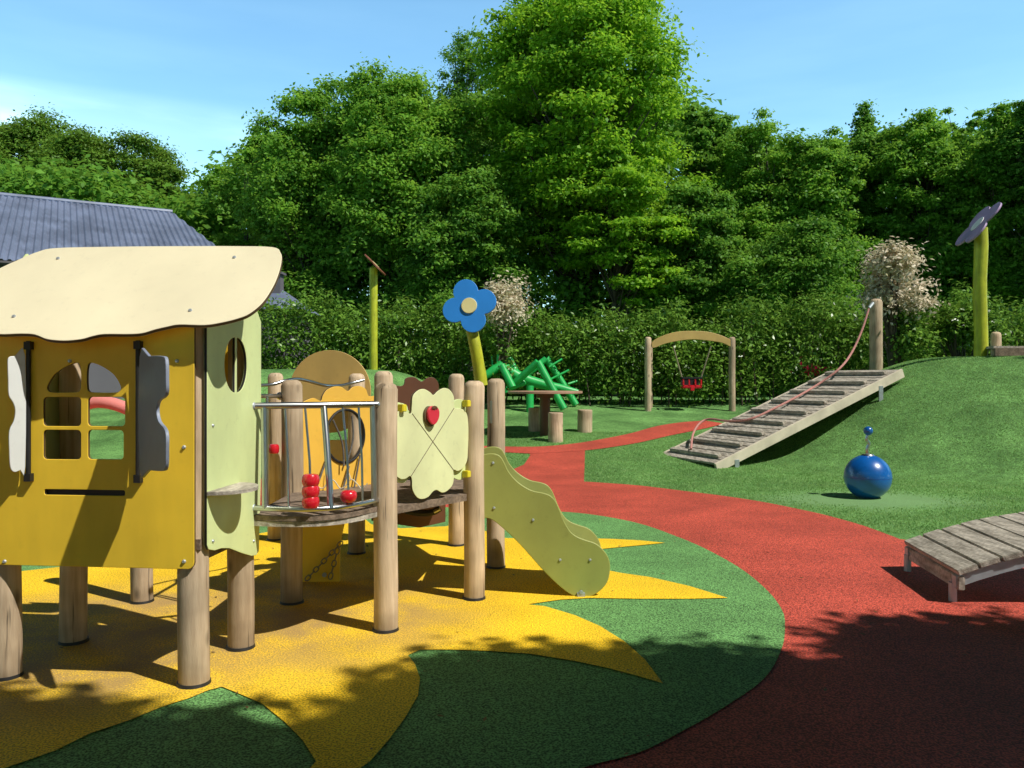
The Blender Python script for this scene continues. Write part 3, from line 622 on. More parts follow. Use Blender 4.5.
# ------------------------------------------------------------------ table and stools
tb = ground(545,435); TD = tb.y
TB = thing('round_table', tb, 'round play table with thin top on a dark wooden leg', 'table')
bm = bmesh.new(); zt = H-(391-HY)*TD/F; rt = 37.5*TD/F
tube(bm, [tb+Vector((0,0,zt-tb.z-.045)), tb+Vector((0,0,zt-tb.z-.04)), tb+Vector((0,0,zt-tb.z-.005)), tb+Vector((0,0,zt-tb.z))], [rt*.985,rt,rt,rt*.985], 40); obj('table_top', bm, mat('table_top', (.40,.25,.17), .5, .1), TB)
bm = bmesh.new(); tube(bm, [tb-Z*.05, tb+Z*(zt-tb.z-.045)], .10, 18); obj('leg', bm, M['brown'], TB)
bm = bmesh.new(); tube(bm, [tb+Z*(zt-tb.z-.13), tb+Z*(zt-tb.z-.045)], .17, 18); obj('leg_collar', bm, M['brown'], TB)
def stool(px, py, top, w, label):
    g_ = ground(px, py); r = w/2*g_.y/F; h = (py-top)*g_.y/F
    o = post(g_.x, g_.y+r, r, terrain(g_.x, g_.y+r)-.02, g_.z+h, name='stool', flat=True); tag(o, label, 'stool', 'log stools around the round table')
stool(556, 443, 413, 15, 'round log stool in front of the play table, nearest the red path')
stool(585.5, 433, 410, 15, 'round log stool to the right of the play table')
stool(534.5, 432, 408, 12, 'round log stool behind the leg of the play table')

# ------------------------------------------------------------------ green insect climber
gc = ground(535,412); CD = gc.y+.5
GI = thing('insect_climber', (gc.x, CD, terrain(gc.x, CD)), 'green tube climbing frame shaped like a grasshopper on the turf', 'climbing frame')
def seg(name, pts, r, dz=0):
    bm = bmesh.new(); tube(bm, [at(x, y, CD+dd) for x, y, dd in pts], [q*1.22*CD/F for q in r], 10); obj(name, bm, M['creature'], GI)
seg('body', [(500,366,0),(506,369,0),(517,376,0),(530,381,0),(545,385,0),(560,388,0),(572,391,0),(578,392,0)], [3.6,4.6,5,4.6,4,3.6,3,2.2])
seg('head', [(484,377,-.1),(492,371,-.1),(502,365,0)], [3.0,3.6,4.2])
for p in ([(502,366,-.2),(513,388,-.5)], [(509,359,.2),(519,378,0)], [(513,386,-.2),(527,381,0)],[(515,383,-.2),(538,362,-.4)], [(538,362,-.4),(551,386,-.5),(564,409,-.6)], [(546,358,.4),(561,381,.4),(576,405,.3)], [(530,386,-.4),(530,414,-.5)], [(520,380,.3),(546,359,.4)], [(498,369,.3),(505,392,.5)]):
    seg('leg', p, [3.0]*len(p))
for p in ([(549,367,0),(562,359,.1)], [(551,379,0),(569,370,.1)], [(568,384,0),(577,381,.1)], [(497,366,0),(498,354,0)], [(493,369,0),(492,356,.2)]):
    seg('spike', p, [.9]*2)

# ------------------------------------------------------------------ ramp on the hill
N0 = Vector((3.03,12.0,.10)); N1 = Vector((6.5,13.4,1.535)); hd = Vector((N1.x-N0.x, N1.y-N0.y, 0)).normalized(); wd = Vector((-hd.y, hd.x, 0)); W = 1.5
dd = (N1-N0); Ls = dd.length; dd.normalize(); up_ = dd.cross(wd)*-1
if up_.z < 0: up_ = -up_
RP = thing('climbing_ramp', N0+wd*W/2-Z*.1, 'sloping ramp of weathered boards with foot bars rising onto the hill', 'ramp')
bm = bmesh.new(); B = basis(dd, wd, up_); n = 30; pw = Ls/n
for i in range(n):
    c_ = N0+dd*(pw*(i+.5))+wd*(W/2+random.uniform(-.012,.012))-up_*.02; box(bm, c_+up_*random.uniform(-.004,.004), (pw-.018, W-.02, .035), B)
obj('boards', bm, M['grey_wood'], RP, bevel=.005)
for i in range(9):
    c_ = N0+dd*(Ls*(i+.45)/9)+wd*W/2+up_*.028; bm = bmesh.new(); box(bm, c_, (.085, W-.18+random.uniform(-.05,.05), .055), B); obj('foot_bar', bm, M['grey_wood'], RP, bevel=.008)
for s in (0, 1):
    c_ = N0+dd*(Ls/2)+wd*(-.022 if s == 0 else W+.022)-up_*.075; bm = bmesh.new(); box(bm, c_, (Ls+.02, .044, .15), B); obj('side_beam', bm, M['pale_beam'], RP, bevel=.006)
for f_ in (.09,.86):
    for s in (-.05, W+.05):
        q = N0+dd*(Ls*f_)+wd*s-up_*.12; gz = terrain(q.x, q.y); bm = bmesh.new(); box(bm, Vector((q.x, q.y, (q.z+.03+gz-.06)/2)), (.07,.03,max(.1,q.z+.03-gz+.06))); obj('bracket', bm, M['bracket'], RP, bevel=.004)
# rope post
pp, hh = find(876, 299, 14.9)
rp = post(pp.x, pp.y, .115, pp.z-.05, pp.z+hh, name='rope_post'); tag(rp, 'thick wooden post holding the rope at the top of the ramp', 'post')
rp2 = thing('climbing_rope', N0+dd*.3+wd*.9, 'pinkish climbing rope hanging slack from the post along the ramp', 'rope')
bm = bmesh.new()
rpt = [at(869,308,14.72),at(862,330,14.6),at(852,352,14.4),at(840,368,14.0)]
for (x, y, t) in ((820,383,.74),(800,395,.66),(775,408,.55),(750,419,.42),(728,421,.33),(710,419,.27),(700,423,.2),(693,434,.14),(691,449,.08)):
    q = onp(x, y, N0+up_*.075, up_) if True else None; rpt.append(q)
tube(bm, cr(rpt, 6, False), .019, 8); obj('rope', bm, M['rope'], rp2)
bm = bmesh.new(); tube(bm, [at(869,308,14.72), at(873,303,14.76)], .03, 8); obj('rope_end', bm, M['bracket'], rp2)

# hill-top deck
hb = ground(1000,357) if terrain(8.2,13.6) > 0 else None
dx_, dy_ = 8.15, 13.25
HD = thing('hilltop_platform', (dx_+1, dy_+.5, terrain(dx_+1, dy_)), 'low grey wooden platform on the top of the right hill', 'platform')
zt2 = H+(HY-346)*13.3/F
bm = bmesh.new()
for i in range(4): box(bm, Vector((dx_+1.0, dy_+.1+i*.13, zt2-.02)), (2.3,.12,.04))
obj('boards', bm, M['grey_wood'], HD, smooth=False)
bm = bmesh.new(); box(bm, Vector((dx_+1.0, dy_+.01, zt2-.10)), (2.3,.045,.13)); obj('edge_beam', bm, M['deck_wood'], HD, smooth=False)
for xx in (dx_-.05, dx_+1.9):
    bm = bmesh.new(); gz = terrain(xx, dy_); box(bm, Vector((xx, dy_+.05, (gz-.1+zt2-.05)/2)), (.07,.07,zt2-gz+.05)); obj('leg', bm, M['bracket'], HD, smooth=False)
o = post((996-CX)*13.9/F, 13.9, .085, terrain(8.4,13.9)-.05, H+(HY-332)*13.9/F, name='short_post'); tag(o, 'short weathered wooden post beside the hilltop platform', 'post')

# ------------------------------------------------------------------ blue ball seat
bg = ground(868,498); BD = bg.y+.03; rb = 22.4*BD/F
BL = thing('spinning_ball', (bg.x, BD, bg.z), 'glossy blue ball seat with a steel handle and blue knob', 'play ball')
cb = Vector((bg.x+.01, BD, bg.z+rb-.02)); bm = bmesh.new(); ball(bm, cb, rb, seg=48); obj('ball', bm, M['blue'], BL)
bm = bmesh.new(); tube(bm, [cb-Z*.003+Z*0, cb+Z*.003], rb+.0008, 48); obj('seam', bm, mat('blue_seam', (.006,.06,.30), .4, .1), BL)
bm = bmesh.new(); tube(bm, [cb+Z*(rb-.012), cb+Z*(rb+.004)], [.075,.06], 24)
tube(bm, cr([cb+Z*(rb-.01)+X*.0, cb+Z*(rb+.06)-X*.005, cb+Z*(rb+.12)+X*.012, cb+Z*(rb+.17)-X*.012, cb+Z*(rb+.23)+X*.005], 5, False), .020, 12); obj('handle', bm, M['steel'], BL)
bm = bmesh.new(); ball(bm, cb+Z*(rb+.27)+X*.005, .052, seg=24); obj('knob', bm, M['blue'], BL)
# worn pale ring in turf
M['worn_turf'] = mat('worn_turf', (.14,.25,.10), .85, .12, 2, .4, 190, speck=(150,.4), spec=.2)

# ------------------------------------------------------------------ arched footbridge on the right
E0 = Vector((2.66,4.78,0)); E1 = Vector((2.78,5.68,0)); ed = (E1-E0).normalized(); hd2 = Vector((ed.y, -ed.x, 0)); Wb = (E1-E0).length
FB = thing('wooden_footbridge', (3.6,5.1,0), 'low arched footbridge of weathered grey boards on steel feet', 'footbridge')
Lb = 2.5
def zb(s): return .205+.40*s*(1-s/Lb)*1.05
npk = 20; bm = bmesh.new()
for i in range(npk):
    s = Lb*(i+.5)/npk; z_ = zb(s); sl_ = (zb(s+.01)-zb(s-.01))/.02; dv = (hd2+Z*sl_).normalized(); upv = dv.cross(ed); upv = upv if upv.z > 0 else -upv
    c_ = E0+hd2*s+ed*(Wb/2+random.uniform(-.006,.006))+Z*(z_-.016+random.uniform(-.002,.002))
    box(bm, c_, (Lb/npk*1.0-.006, Wb, .034), basis(dv, ed, upv))
obj('boards', bm, M['grey_wood'], FB, bevel=.004)
for s_ in (.05, Wb-.05):
    bm = bmesh.new(); pr = [E0+hd2*(Lb*i/20)+ed*s_+Z*(zb(Lb*i/20)-.034) for i in range(21)]; vr = []
    for p in pr: vr.append([bm.verts.new(p+ed*a_+Z*b_) for a_, b_ in ((-.03,0),(.03,0),(.03,-.07),(-.03,-.07))])
    for i in range(20):
        for k in range(4): bm.faces.new((vr[i][k], vr[i][(k+1)%4], vr[i+1][(k+1)%4], vr[i+1][k]))
    bm.faces.new(vr[0]); bm.faces.new(vr[-1][::-1]); obj('side_beam', bm, M['bracket'], FB, smooth=False)
bm = bmesh.new(); box(bm, E0+hd2*.03+ed*Wb/2+Z*.132, (.04, Wb-.02, .085), basis(hd2, ed, Z)); eb = obj('end_beam', bm, M['grey_wood'], FB, bevel=.005)
for s_ in (.09, Wb-.09):
    q = E0+hd2*.01+ed*s_+Z*.132; bm = bmesh.new(); tube(bm, [q, q-hd2*.014], [.013,.010], 10); obj('bolt', bm, M['bracket'], eb)
for s_ in (.09, Wb-.05):
    for t_ in (.01, Lb-.1):
        q = E0+hd2*t_+ed*s_; bm = bmesh.new(); tube(bm, [Vector((q.x,q.y,-.02)), Vector((q.x,q.y,.12))], .024, 14); obj('leg', bm, M['bracket'], FB)

def inpoly(X, Y, P):
    c = np.zeros(len(X), bool); n = len(P)
    for i in range(n):
        x1, y1 = P[i][:2]; x2, y2 = P[(i+1) % n][:2]
        if y1 == y2: continue
        t = ((y1 > Y) != (y2 > Y)) & (X < (x2-x1)*(Y-y1)/(y2-y1)+x1); c ^= t
    return c
nf = 260000; fx = rng.uniform(-2.5, 9.5, nf); fy = rng.uniform(7.0, 15.5, nf)
keep = ~(inpoly(fx, fy, red) | inpoly(fx, fy, strip) | inpoly(fx, fy, disc)) & (np.abs(fx/fy) < .70) & (np.hypot((fx-4.05)/1.45, (fy-9.0)/.95) > .45+.6*rng.random(nf)); fx = fx[keep]; fy = fy[keep]; nf = len(fx)
fz = np.array([terrain(a, b) for a, b in zip(fx, fy)])
an = rng.random(nf)*6.283; hh_ = .010+.012*rng.random(nf); wd_ = .004+.004*rng.random(nf)
Vf = np.empty((nf,3,3)); base_ = np.stack([fx, fy, fz], 1); sd = np.stack([np.cos(an), np.sin(an), 0*an], 1)
Vf[:,0] = base_-sd*wd_[:,None]; Vf[:,1] = base_+sd*wd_[:,None]; Vf[:,2] = base_+np.stack([rng.normal(size=nf)*.008, rng.normal(size=nf)*.008, hh_], 1)
me = bpy.data.meshes.new('turf_fibres'); me.vertices.add(nf*3); me.vertices.foreach_set('co', Vf.ravel()); me.loops.add(nf*3); me.loops.foreach_set('vertex_index', np.arange(nf*3, dtype=np.int32))
me.polygons.add(nf); me.polygons.foreach_set('loop_start', np.arange(0, nf*3, 3, dtype=np.int32)); me.polygons.foreach_set('loop_total', np.full(nf, 3, dtype=np.int32)); me.update(calc_edges=True)
# ------------------------------------------------------------------ foliage
FIB = me
M['maple'] = leafmat('maple_leaves', (.09,.25,.013), (.31,.56,.035), .45)
M['leafA'] = leafmat('leaves_a', (.075,.21,.022), (.25,.49,.05), .44)
M['leafB'] = leafmat('leaves_b', (.055,.165,.02), (.19,.40,.045), .42)
M['leafC'] = leafmat('leaves_c', (.07,.15,.015), (.17,.31,.035), .35)
M['leafD'] = leafmat('dark_leaves', (.014,.05,.012), (.045,.12,.022), .25)
M['hedge'] = leafmat('laurel_leaves', (.028,.10,.012), (.24,.44,.06), .28, .3, 3.2)
M['blossom'] = leafmat('pale_blossom', (.30,.30,.12), (.92,.80,.66), .25, .7, 2.5)
M['redflower'] = leafmat('red_petals', (.45,.01,.03), (.65,.03,.08), .25)
random.seed(11)
def leaves(name, C, Rr, per, size, m, parent, flatn=.55, up=.55, asp=.62, inner=.55, droop=.0, loose=.22):
    """C (K,3) clump centres, Rr (K,) radii; leaves spread through the shell of every clump"""
    K = len(C); cnt = np.maximum(3, (per*(Rr/Rr.mean())**2)).astype(int); idx = np.repeat(np.arange(K), cnt); n = len(idx)
    d = rng.normal(size=(n,3)); d /= np.linalg.norm(d, axis=1)[:,None]
    d[:,2] = np.where(rng.random(n) < .6, np.abs(d[:,2]), d[:,2])
    rad = (inner+(1.08-inner)*rng.random(n)**.7)*Rr[idx]*(1+loose*rng.normal(size=n))
    P = C[idx]+d*rad[:,None]*np.array([1,1,flatn])
    P[:,2] -= droop*Rr[idx]*(d[:,0]**2+d[:,1]**2)
    nrm = d*(1-up)+np.array([0,0,up])+rng.normal(size=(n,3))*.42; nrm /= np.linalg.norm(nrm, axis=1)[:,None]
    a = np.cross(nrm, rng.normal(size=(n,3))); a /= np.linalg.norm(a, axis=1)[:,None]; b = np.cross(nrm, a)
    s = size*(.65+.7*rng.random(n))[:,None]
    V = np.empty((n,4,3)); V[:,0] = P-a*s*.5; V[:,1] = P+b*s*.5*asp+nrm*s*.08; V[:,2] = P+a*s*.5-nrm*s*.06; V[:,3] = P-b*s*.5*asp+nrm*s*.08
    me = bpy.data.meshes.new(name); me.vertices.add(n*4); me.vertices.foreach_set('co', V.ravel())
    me.loops.add(n*4); me.loops.foreach_set('vertex_index', np.arange(n*4, dtype=np.int32))
    me.polygons.add(n); me.polygons.foreach_set('loop_start', np.arange(0, n*4, 4, dtype=np.int32)); me.polygons.foreach_set('loop_total', np.full(n, 4, dtype=np.int32))
    me.update(calc_edges=True); return link(name, me, m, parent)
o = link('turf_fibres', FIB, leafmat('turf_fibre', (.16,.33,.09), (.31,.50,.18), .38, .6, 2.5)); tag(o, 'short green artificial turf fibres covering the mounds', 'turf', kind='stuff')
def litter():
    n = 170; x = rng.uniform(-2.4, 4.2, n); y = rng.uniform(2.6, 8.5, n); z = np.array([terrain(a, b) for a, b in zip(x, y)])+.022
    a = rng.random(n)*6.283; s_ = .006+.012*rng.random(n); V = np.empty((n,4,3)); c_ = np.stack([x, y, z], 1)
    d1 = np.stack([np.cos(a), np.sin(a), rng.normal(size=n)*.15], 1)*s_[:,None]; d2 = np.stack([-np.sin(a), np.cos(a), rng.normal(size=n)*.15], 1)*s_[:,None]*.45
    V[:,0] = c_-d1; V[:,1] = c_+d2; V[:,2] = c_+d1; V[:,3] = c_-d2
    me = bpy.data.meshes.new('leaf_litter'); me.from_pydata(V.reshape(-1,3).tolist(), [], [(4*i,4*i+1,4*i+2,4*i+3) for i in range(n)])
    o = link('leaf_litter', me, leafmat('dry_leaf', (.10,.05,.02), (.32,.22,.09), .2)); tag(o, 'scattered dry leaf crumbs on the rubber ground', 'leaf litter', kind='stuff')
litter()
def crown_pts(c, rx, ry, rz_, K, bias=.5, lump=.18, lobes=None):
    """clump centres gathered into billowing lobes that fill an ellipsoid"""
    nl = lobes or max(5, int(K/14)); ld = rng.normal(size=(nl,3)); ld /= np.linalg.norm(ld, axis=1)[:,None]
    lk = .30+.42*rng.random(nl)**.6; lr = .30+.20*rng.random(nl); LC = ld*lk[:,None]*(1+lump*rng.normal(size=nl)*.6)[:,None]
    i = rng.integers(0, nl, K); d = rng.normal(size=(K,3)); d[:,1] -= .25; d[:,2] += .2; d /= np.linalg.norm(d, axis=1)[:,None]
    k = .55+.5*rng.random(K)
    return np.array(c)+(LC[i]+d*(lr[i]*k)[:,None])*np.array([rx, ry, rz_])
def tree(name, px, top, hwp, d, bottom, m, label, K=110, per=330, leaf=.17, cr_=.95, cat='tree', group=None, sparse=1.0, rxy=.9, flatn=.62, shape=0, dist=None, stems=1, lump=.18, loose=.36):
    x = (px-CX)*d/F; g0 = min(terrain(x, d), .95); zt_ = H+(HY-top)*d/F; zb_ = max(g0+.5, H+(HY-bottom)*d/F); rx = hwp*d/F
    t = thing(name, (x, d, g0), label, cat, group)
    c = (x, d, (zt_+zb_)/2); rzz = (zt_-zb_)/2
    K = int(K*2.6); per = int(per*.72); cr_ *= .68; leaf *= .68; C = crown_pts(c, rx*1.2, rx*rxy*1.15, rzz*1.2, K, lump=lump)
    q_ = (C-np.array(c))/np.array([rx, rx*rxy, rzz]); rr_ = np.linalg.norm(q_, axis=1); lim = .86+.22*rng.random(K); f2 = np.where(rr_ > lim, lim/rr_, 1.0); C = np.array(c)+(C-np.array(c))*f2[:,None]
    if shape == 1:   # conical
        f_ = (C[:,2]-zb_)/(zt_-zb_); s_ = np.clip(1.5*(1-f_), .10, 1.15); C[:,0] = x+(C[:,0]-x)*s_; C[:,1] = d+(C[:,1]-d)*s_
    Rr = (cr_*(.55+.75*rng.random(K)))*max(.35, min(1, rx/3.2))
    leaves('crown', C, Rr, int(per*sparse), leaf, m, t, flatn=flatn, loose=loose, inner=.35)
    bm = bmesh.new(); tr = max(.07, rx*.07)
    for s in range(stems):
        ox = (s-(stems-1)/2)*tr*2.2
        pts = [Vector((x+ox*.6, d, g0-.2)), Vector((x+ox, d+.05, g0+(zt_-g0)*.3)), Vector((x+ox*2.2+random.uniform(-.2,.2), d, g0+(zt_-g0)*.6)), Vector((x+ox*3+random.uniform(-.3,.3), d, g0+(zt_-g0)*.93))]
        tube(bm, cr(pts, 4, False), [tr*(1-.85*i/12)/(stems**.4) for i in range(13)], 8)
    for i in range(0, K, 3):
        q = Vector(C[i]); f_ = max(.15, (q.z-g0)/(zt_-g0)-.22); b0 = Vector((x, d, g0+(zt_-g0)*f_))
        tube(bm, [b0, b0.lerp(q, .5)+Vector((0,0,.15)), q], [tr*.32*(1-f_*.6), tr*.2*(1-f_*.6), tr*.06], 5, cap=False)
    obj('trunk', bm, M['bark'], t)
    return t
# (px centre, top, half width, distance, bottom)
tree('maple_tree', 588, -34, 104, 27, 300, M['maple'], 'tallest bright green maple towering over the centre of the wood', K=200, per=330, leaf=.21, cr_=1.05, flatn=.34, stems=4, loose=.28)
tree('maple_tree', 615, 150, 72, 25.2, 312, M['maple'], 'low bright green maple at the foot of the tallest maple', K=70, per=300, leaf=.2, cr_=.9, flatn=.34, loose=.28)
tree('broadleaf_tree', 398, 76, 78, 27.5, 330, M['leafA'], 'mid green broad tree right beside the tallest maple on its left', K=170, per=360, leaf=.2)
tree('broadleaf_tree', 318, 88, 66, 28, 330, M['leafA'], 'mid green domed tree beyond the pole with the brown flower', K=150, per=340, leaf=.2)
tree('sparse_tree', 462, 34, 46, 31, 260, M['leafB'], 'thin sparse tree rising behind the left edge of the tallest maple', K=120, per=110, loose=.5, leaf=.16, cr_=.8)
tree('broadleaf_tree', 245, 128, 48, 30, 330, M['leafA'], 'smaller green tree right of the house with the metal roof', K=90, per=330, leaf=.2)
tree('broadleaf_tree', 205, 172, 36, 46, 300, M['leafB'], 'distant dull green tree in the gap beyond the roof', K=60, per=260, leaf=.24)
tree('broadleaf_tree', 40, 122, 84, 42, 320, M['leafC'], 'yellowish green tree behind the metal roof, far left', K=120, per=380, leaf=.21)
tree('broadleaf_tree', 128, 136, 62, 40, 320, M['leafC'], 'yellowish green rounded tree behind the end of the metal roof', K=90, per=380, leaf=.21)
tree('broadleaf_tree', 88, 134, 56, 39, 320, M['leafC'], 'full yellowish green tree above the middle of the metal roof ridge', K=150, per=420, leaf=.22)
tree('broadleaf_tree', 10, 130, 60, 40.5, 320, M['leafC'], 'full yellowish green tree above the left end of the metal roof ridge', K=150, per=420, leaf=.22)
tree('broadleaf_tree', 158, 166, 34, 38.5, 320, M['leafC'], 'lower yellowish green tree at the sloping end of the metal roof', K=90, per=400, leaf=.22)
tree('broadleaf_tree', -30, 140, 60, 40, 320, M['leafC'], 'yellowish green tree cut by the left picture edge', K=60, per=380, leaf=.21)
tree('broadleaf_tree', 705, 98, 36, 30, 330, M['leafB'], 'dark narrow tree just right of the tallest maple', K=80, per=320, leaf=.2)
tree('broadleaf_tree', 770, 124, 58, 28, 345, M['leafA'], 'mid green tree behind the swing, left of the pointed treetop', K=140, per=350, leaf=.18)
tree('conifer_tree', 863, 104, 46, 30, 340, M['leafB'], 'dark tree with a single pointed top above the wood', K=130, per=300, leaf=.18, shape=1, cr_=.8)
tree('broadleaf_tree', 835, 132, 52, 27, 345, M['leafA'], 'bushy dark green tree above the foot of the rope post', K=130, per=340, leaf=.18)
tree('broadleaf_tree', 922, 116, 56, 27, 345, M['leafA'], 'broad green tree behind the blossoming shrub', K=140, per=350, leaf=.18)
tree('broadleaf_tree', 1000, 104, 56, 26, 345, M['leafA'], 'green tree behind the pole with the purple flower', K=130, per=350, leaf=.18)
tree('broadleaf_tree', 1052, 66, 46, 24, 345, M['leafB'], 'tall dark tree leaning in at the right picture edge', K=110, per=330, leaf=.18)
tree('broadleaf_tree', 690, 190, 50, 25, 340, M['leafB'], 'low dark tree behind the swing frame', K=90, per=330, leaf=.17)
tree('broadleaf_tree', 800, 220, 62, 23.5, 345, M['leafB'], 'low dark bushy tree behind the ramp', K=90, per=330, leaf=.16)
tree('broadleaf_tree', 470, 175, 62, 25.5, 330, M['leafB'], 'low dark tree above the blue flower', K=100, per=330, leaf=.18)
tree('broadleaf_tree', 884, 118, 40, 29, 340, M['leafB'], 'narrow green tree filling the skyline right of the pointed treetop', K=90, per=330, leaf=.18)
tree('broadleaf_tree', 962, 112, 40, 28.5, 340, M['leafA'], 'narrow green tree left of the pole with the purple flower', K=90, per=330, leaf=.18)
tree('broadleaf_tree', 742, 126, 34, 29, 340, M['leafB'], 'slender green tree above the right post of the swing', K=80, per=330, leaf=.18)
tree('broadleaf_tree', 812, 118, 34, 31, 340, M['leafA'], 'slender green tree just left of the pointed treetop', K=80, per=330, leaf=.18)
# dark wood behind (one mass)
Kd = 1050; Cd = np.empty((Kd,3)); dd_ = 33+rng.random(Kd)*8; pxd = -60+rng.random(Kd)*1200
tl = np.interp(pxd, [-60,100,165,200,235,330,420,480,560,680,720,800,900,1000,1140], [165,172,200,205,165,120,110,100,70,100,138,150,142,132,110])
yy_ = np.where(rng.random(Kd) < .3, tl+16+rng.random(Kd)*30, tl+18+rng.random(Kd)*(380-tl))
Cd[:,0] = (pxd-CX)*dd_/F; Cd[:,1] = dd_; Cd[:,2] = H+(HY-yy_)*dd_/F
o = leaves('woodland', Cd, 1.2+rng.random(Kd)*.7, 190, .32, M['leafB'], None, flatn=.7); tag(o, 'dark mass of woodland filling the space behind the trees', 'woodland', kind='stuff')

# low dark understorey closing the gaps below the crowns
Ku = 640; Cu = np.empty((Ku,3)); pu = -40+rng.random(Ku)*1160; du = 25.4+rng.random(Ku)*2.4+np.where(pu < 250, 9, 0); Cu[:,0] = (pu-CX)*du/F; Cu[:,1] = du; Cu[:,2] = .6+rng.random(Ku)**1.3*(4.2+1.2*np.sin(pu*.021)+.8*np.sin(pu*.057))
o = leaves('undergrowth', Cu, .55+rng.random(Ku)*.4, 200, .17, M['leafB'], None, flatn=.9); tag(o, 'dark leafy undergrowth beneath the trees behind the hedge', 'undergrowth', kind='stuff')
Kb = 420; ab = rng.random(Kb)*math.pi*1.5+math.pi*.75; Cb = np.stack([np.cos(ab)*(20+rng.random(Kb)*4), np.sin(ab)*(17+rng.random(Kb)*4)-1, .5+rng.random(Kb)*12.5], 1)  # leaf ring added out of view to hold back low sky light
o = leaves('blocker_woodland', Cb, 1.6+rng.random(Kb)*.8, 130, .6, M['leafD'], None, flatn=.9); tag(o, 'unseen dark woodland added behind the viewer to block low sky light', 'woodland', kind='stuff')

# hedges
def hedge(name, x0, x1, d0, d1, top, bot, m, label, dens=1.35, leaf=.115, cat='hedge', seed=0):
    n = int(abs(x1-x0)/9*dens); C = []
    for i in range(n):
        px = x0+(x1-x0)*(i+rng.random())/n
        for k in range(7):
            d = d0+(d1-d0)*(px-x0)/(x1-x0)+rng.uniform(-.1,1.0)*.8; x = (px-CX)*d/F; z0 = terrain(x, d)
            zt_ = H+(HY-(np.interp(px, *top)+rng.uniform(-9,10)+6*math.sin(px*.09+d0)+5*math.sin(px*.037)-3))*d/F; C.append((x+rng.normal()*.1, d, z0+.15+(zt_-z0-.3)*(k+rng.random())/7))
    C = np.array(C); t = thing(name, Vector(C[len(C)//2])*1.0, label, cat); t.location.z = terrain(t.location.x, t.location.y)
    leaves('foliage', C, .30+.2*rng.random(len(C)), 95, leaf, m, t, flatn=1.0, up=.35, asp=.42, inner=.45)
    # upright young shoots
    S = C[rng.random(len(C)) < .35]; bm = bmesh.new()
    for q in S[::2]: tube(bm, [Vector((q[0], q[1], terrain(q[0], q[1])-.05)), Vector((q[0]+rng.normal()*.1, q[1], q[2]+.2))], [.02,.006], 4, cap=False)
    obj('stem', bm, M['stem'], t)
    return t
hedge('hedge', 225, 520, 19.6, 19.3, ([225,262,300,350,400,450,520],[312,308,306,312,300,312,314]), 0, M['hedge'], 'clipped green laurel hedge on the left behind the play structure')
hedge('hedge', 515, 660, 19.2, 19.0, ([515,540,600,640,660],[316,312,318,318,310]), 0, M['hedge'], 'bushy laurel hedge behind the green climber and play table')
hedge('hedge', 655, 870, 19.0, 19.2, ([655,700,730,770,800,840,870],[314,322,308,306,312,300,318]), 0, M['hedge'], 'loose laurel hedge behind the swing and the ramp')
hedge('hedge', 865, 1080, 19.0, 19.0, ([865,900,950,1000,1080],[320,330,300,318,312]), 0, M['hedge'], 'laurel hedge behind the crest of the right hill')
def shrub(name, px, top, bot, hwp, d, m, label, K=26, per=110, leaf=.1, cat='shrub', m2=None, base=None):
    x = (px-CX)*d/F; g0 = terrain(x, d); zt_ = H+(HY-top)*d/F; zb_ = H+(HY-bot)*d/F; rx = hwp*d/F
    t = thing(name, (x, d, g0), label, cat)
    C = crown_pts((x, d, (zt_+zb_)/2), rx*.85, rx*.7, (zt_-zb_)/2*.95, K, lump=.12, lobes=10); leaves('foliage', C, .16+.24*rng.random(K), per, leaf, m, t, flatn=.75, up=.5, asp=.5, loose=.4)
    if m2 is not None:
        C2 = crown_pts((x+.05, d+.05, g0+(zb_-g0)*.5+.35), rx*.75, rx*.6, max(.5, (zb_-g0)*.5+.45), K//2); leaves('lower_foliage', C2, .25+.1*rng.random(len(C2)), per, leaf, m2, t, flatn=.8)
    bm = bmesh.new()
    for i in range(0, K, 2): q = Vector(C[i]); tube(bm, [Vector((x+(q.x-x)*.1, d, g0-.05)), Vector((x+(q.x-x)*.4, d, (g0+q.z)/2)), q], [.03,.02,.008], 5, cap=False)
    obj('stem', bm, M['stem'], t); return t
shrub('blossom_shrub', 896, 236, 335, 42, 17.2, M['blossom'], 'tall shrub with pale pinkish blossom beside the rope post', K=60, per=105, m2=M['hedge'])
shrub('blossom_shrub', 500, 276, 335, 27, 18.6, M['blossom'], 'small pale blossoming shrub just right of the blue flower', K=24, per=100, m2=M['hedge'])
shrub('leafy_shrub', 960, 300, 350, 42, 17.5, M['hedge'], 'bright green leafy shrub left of the purple flower pole', K=40, per=110, leaf=.11)
shrub('flowering_shrub', 815, 369, 378, 5, 17.6, M['redflower'], 'small shrub with bright red flowers above the ramp', K=4, per=16, leaf=.10, m2=None)

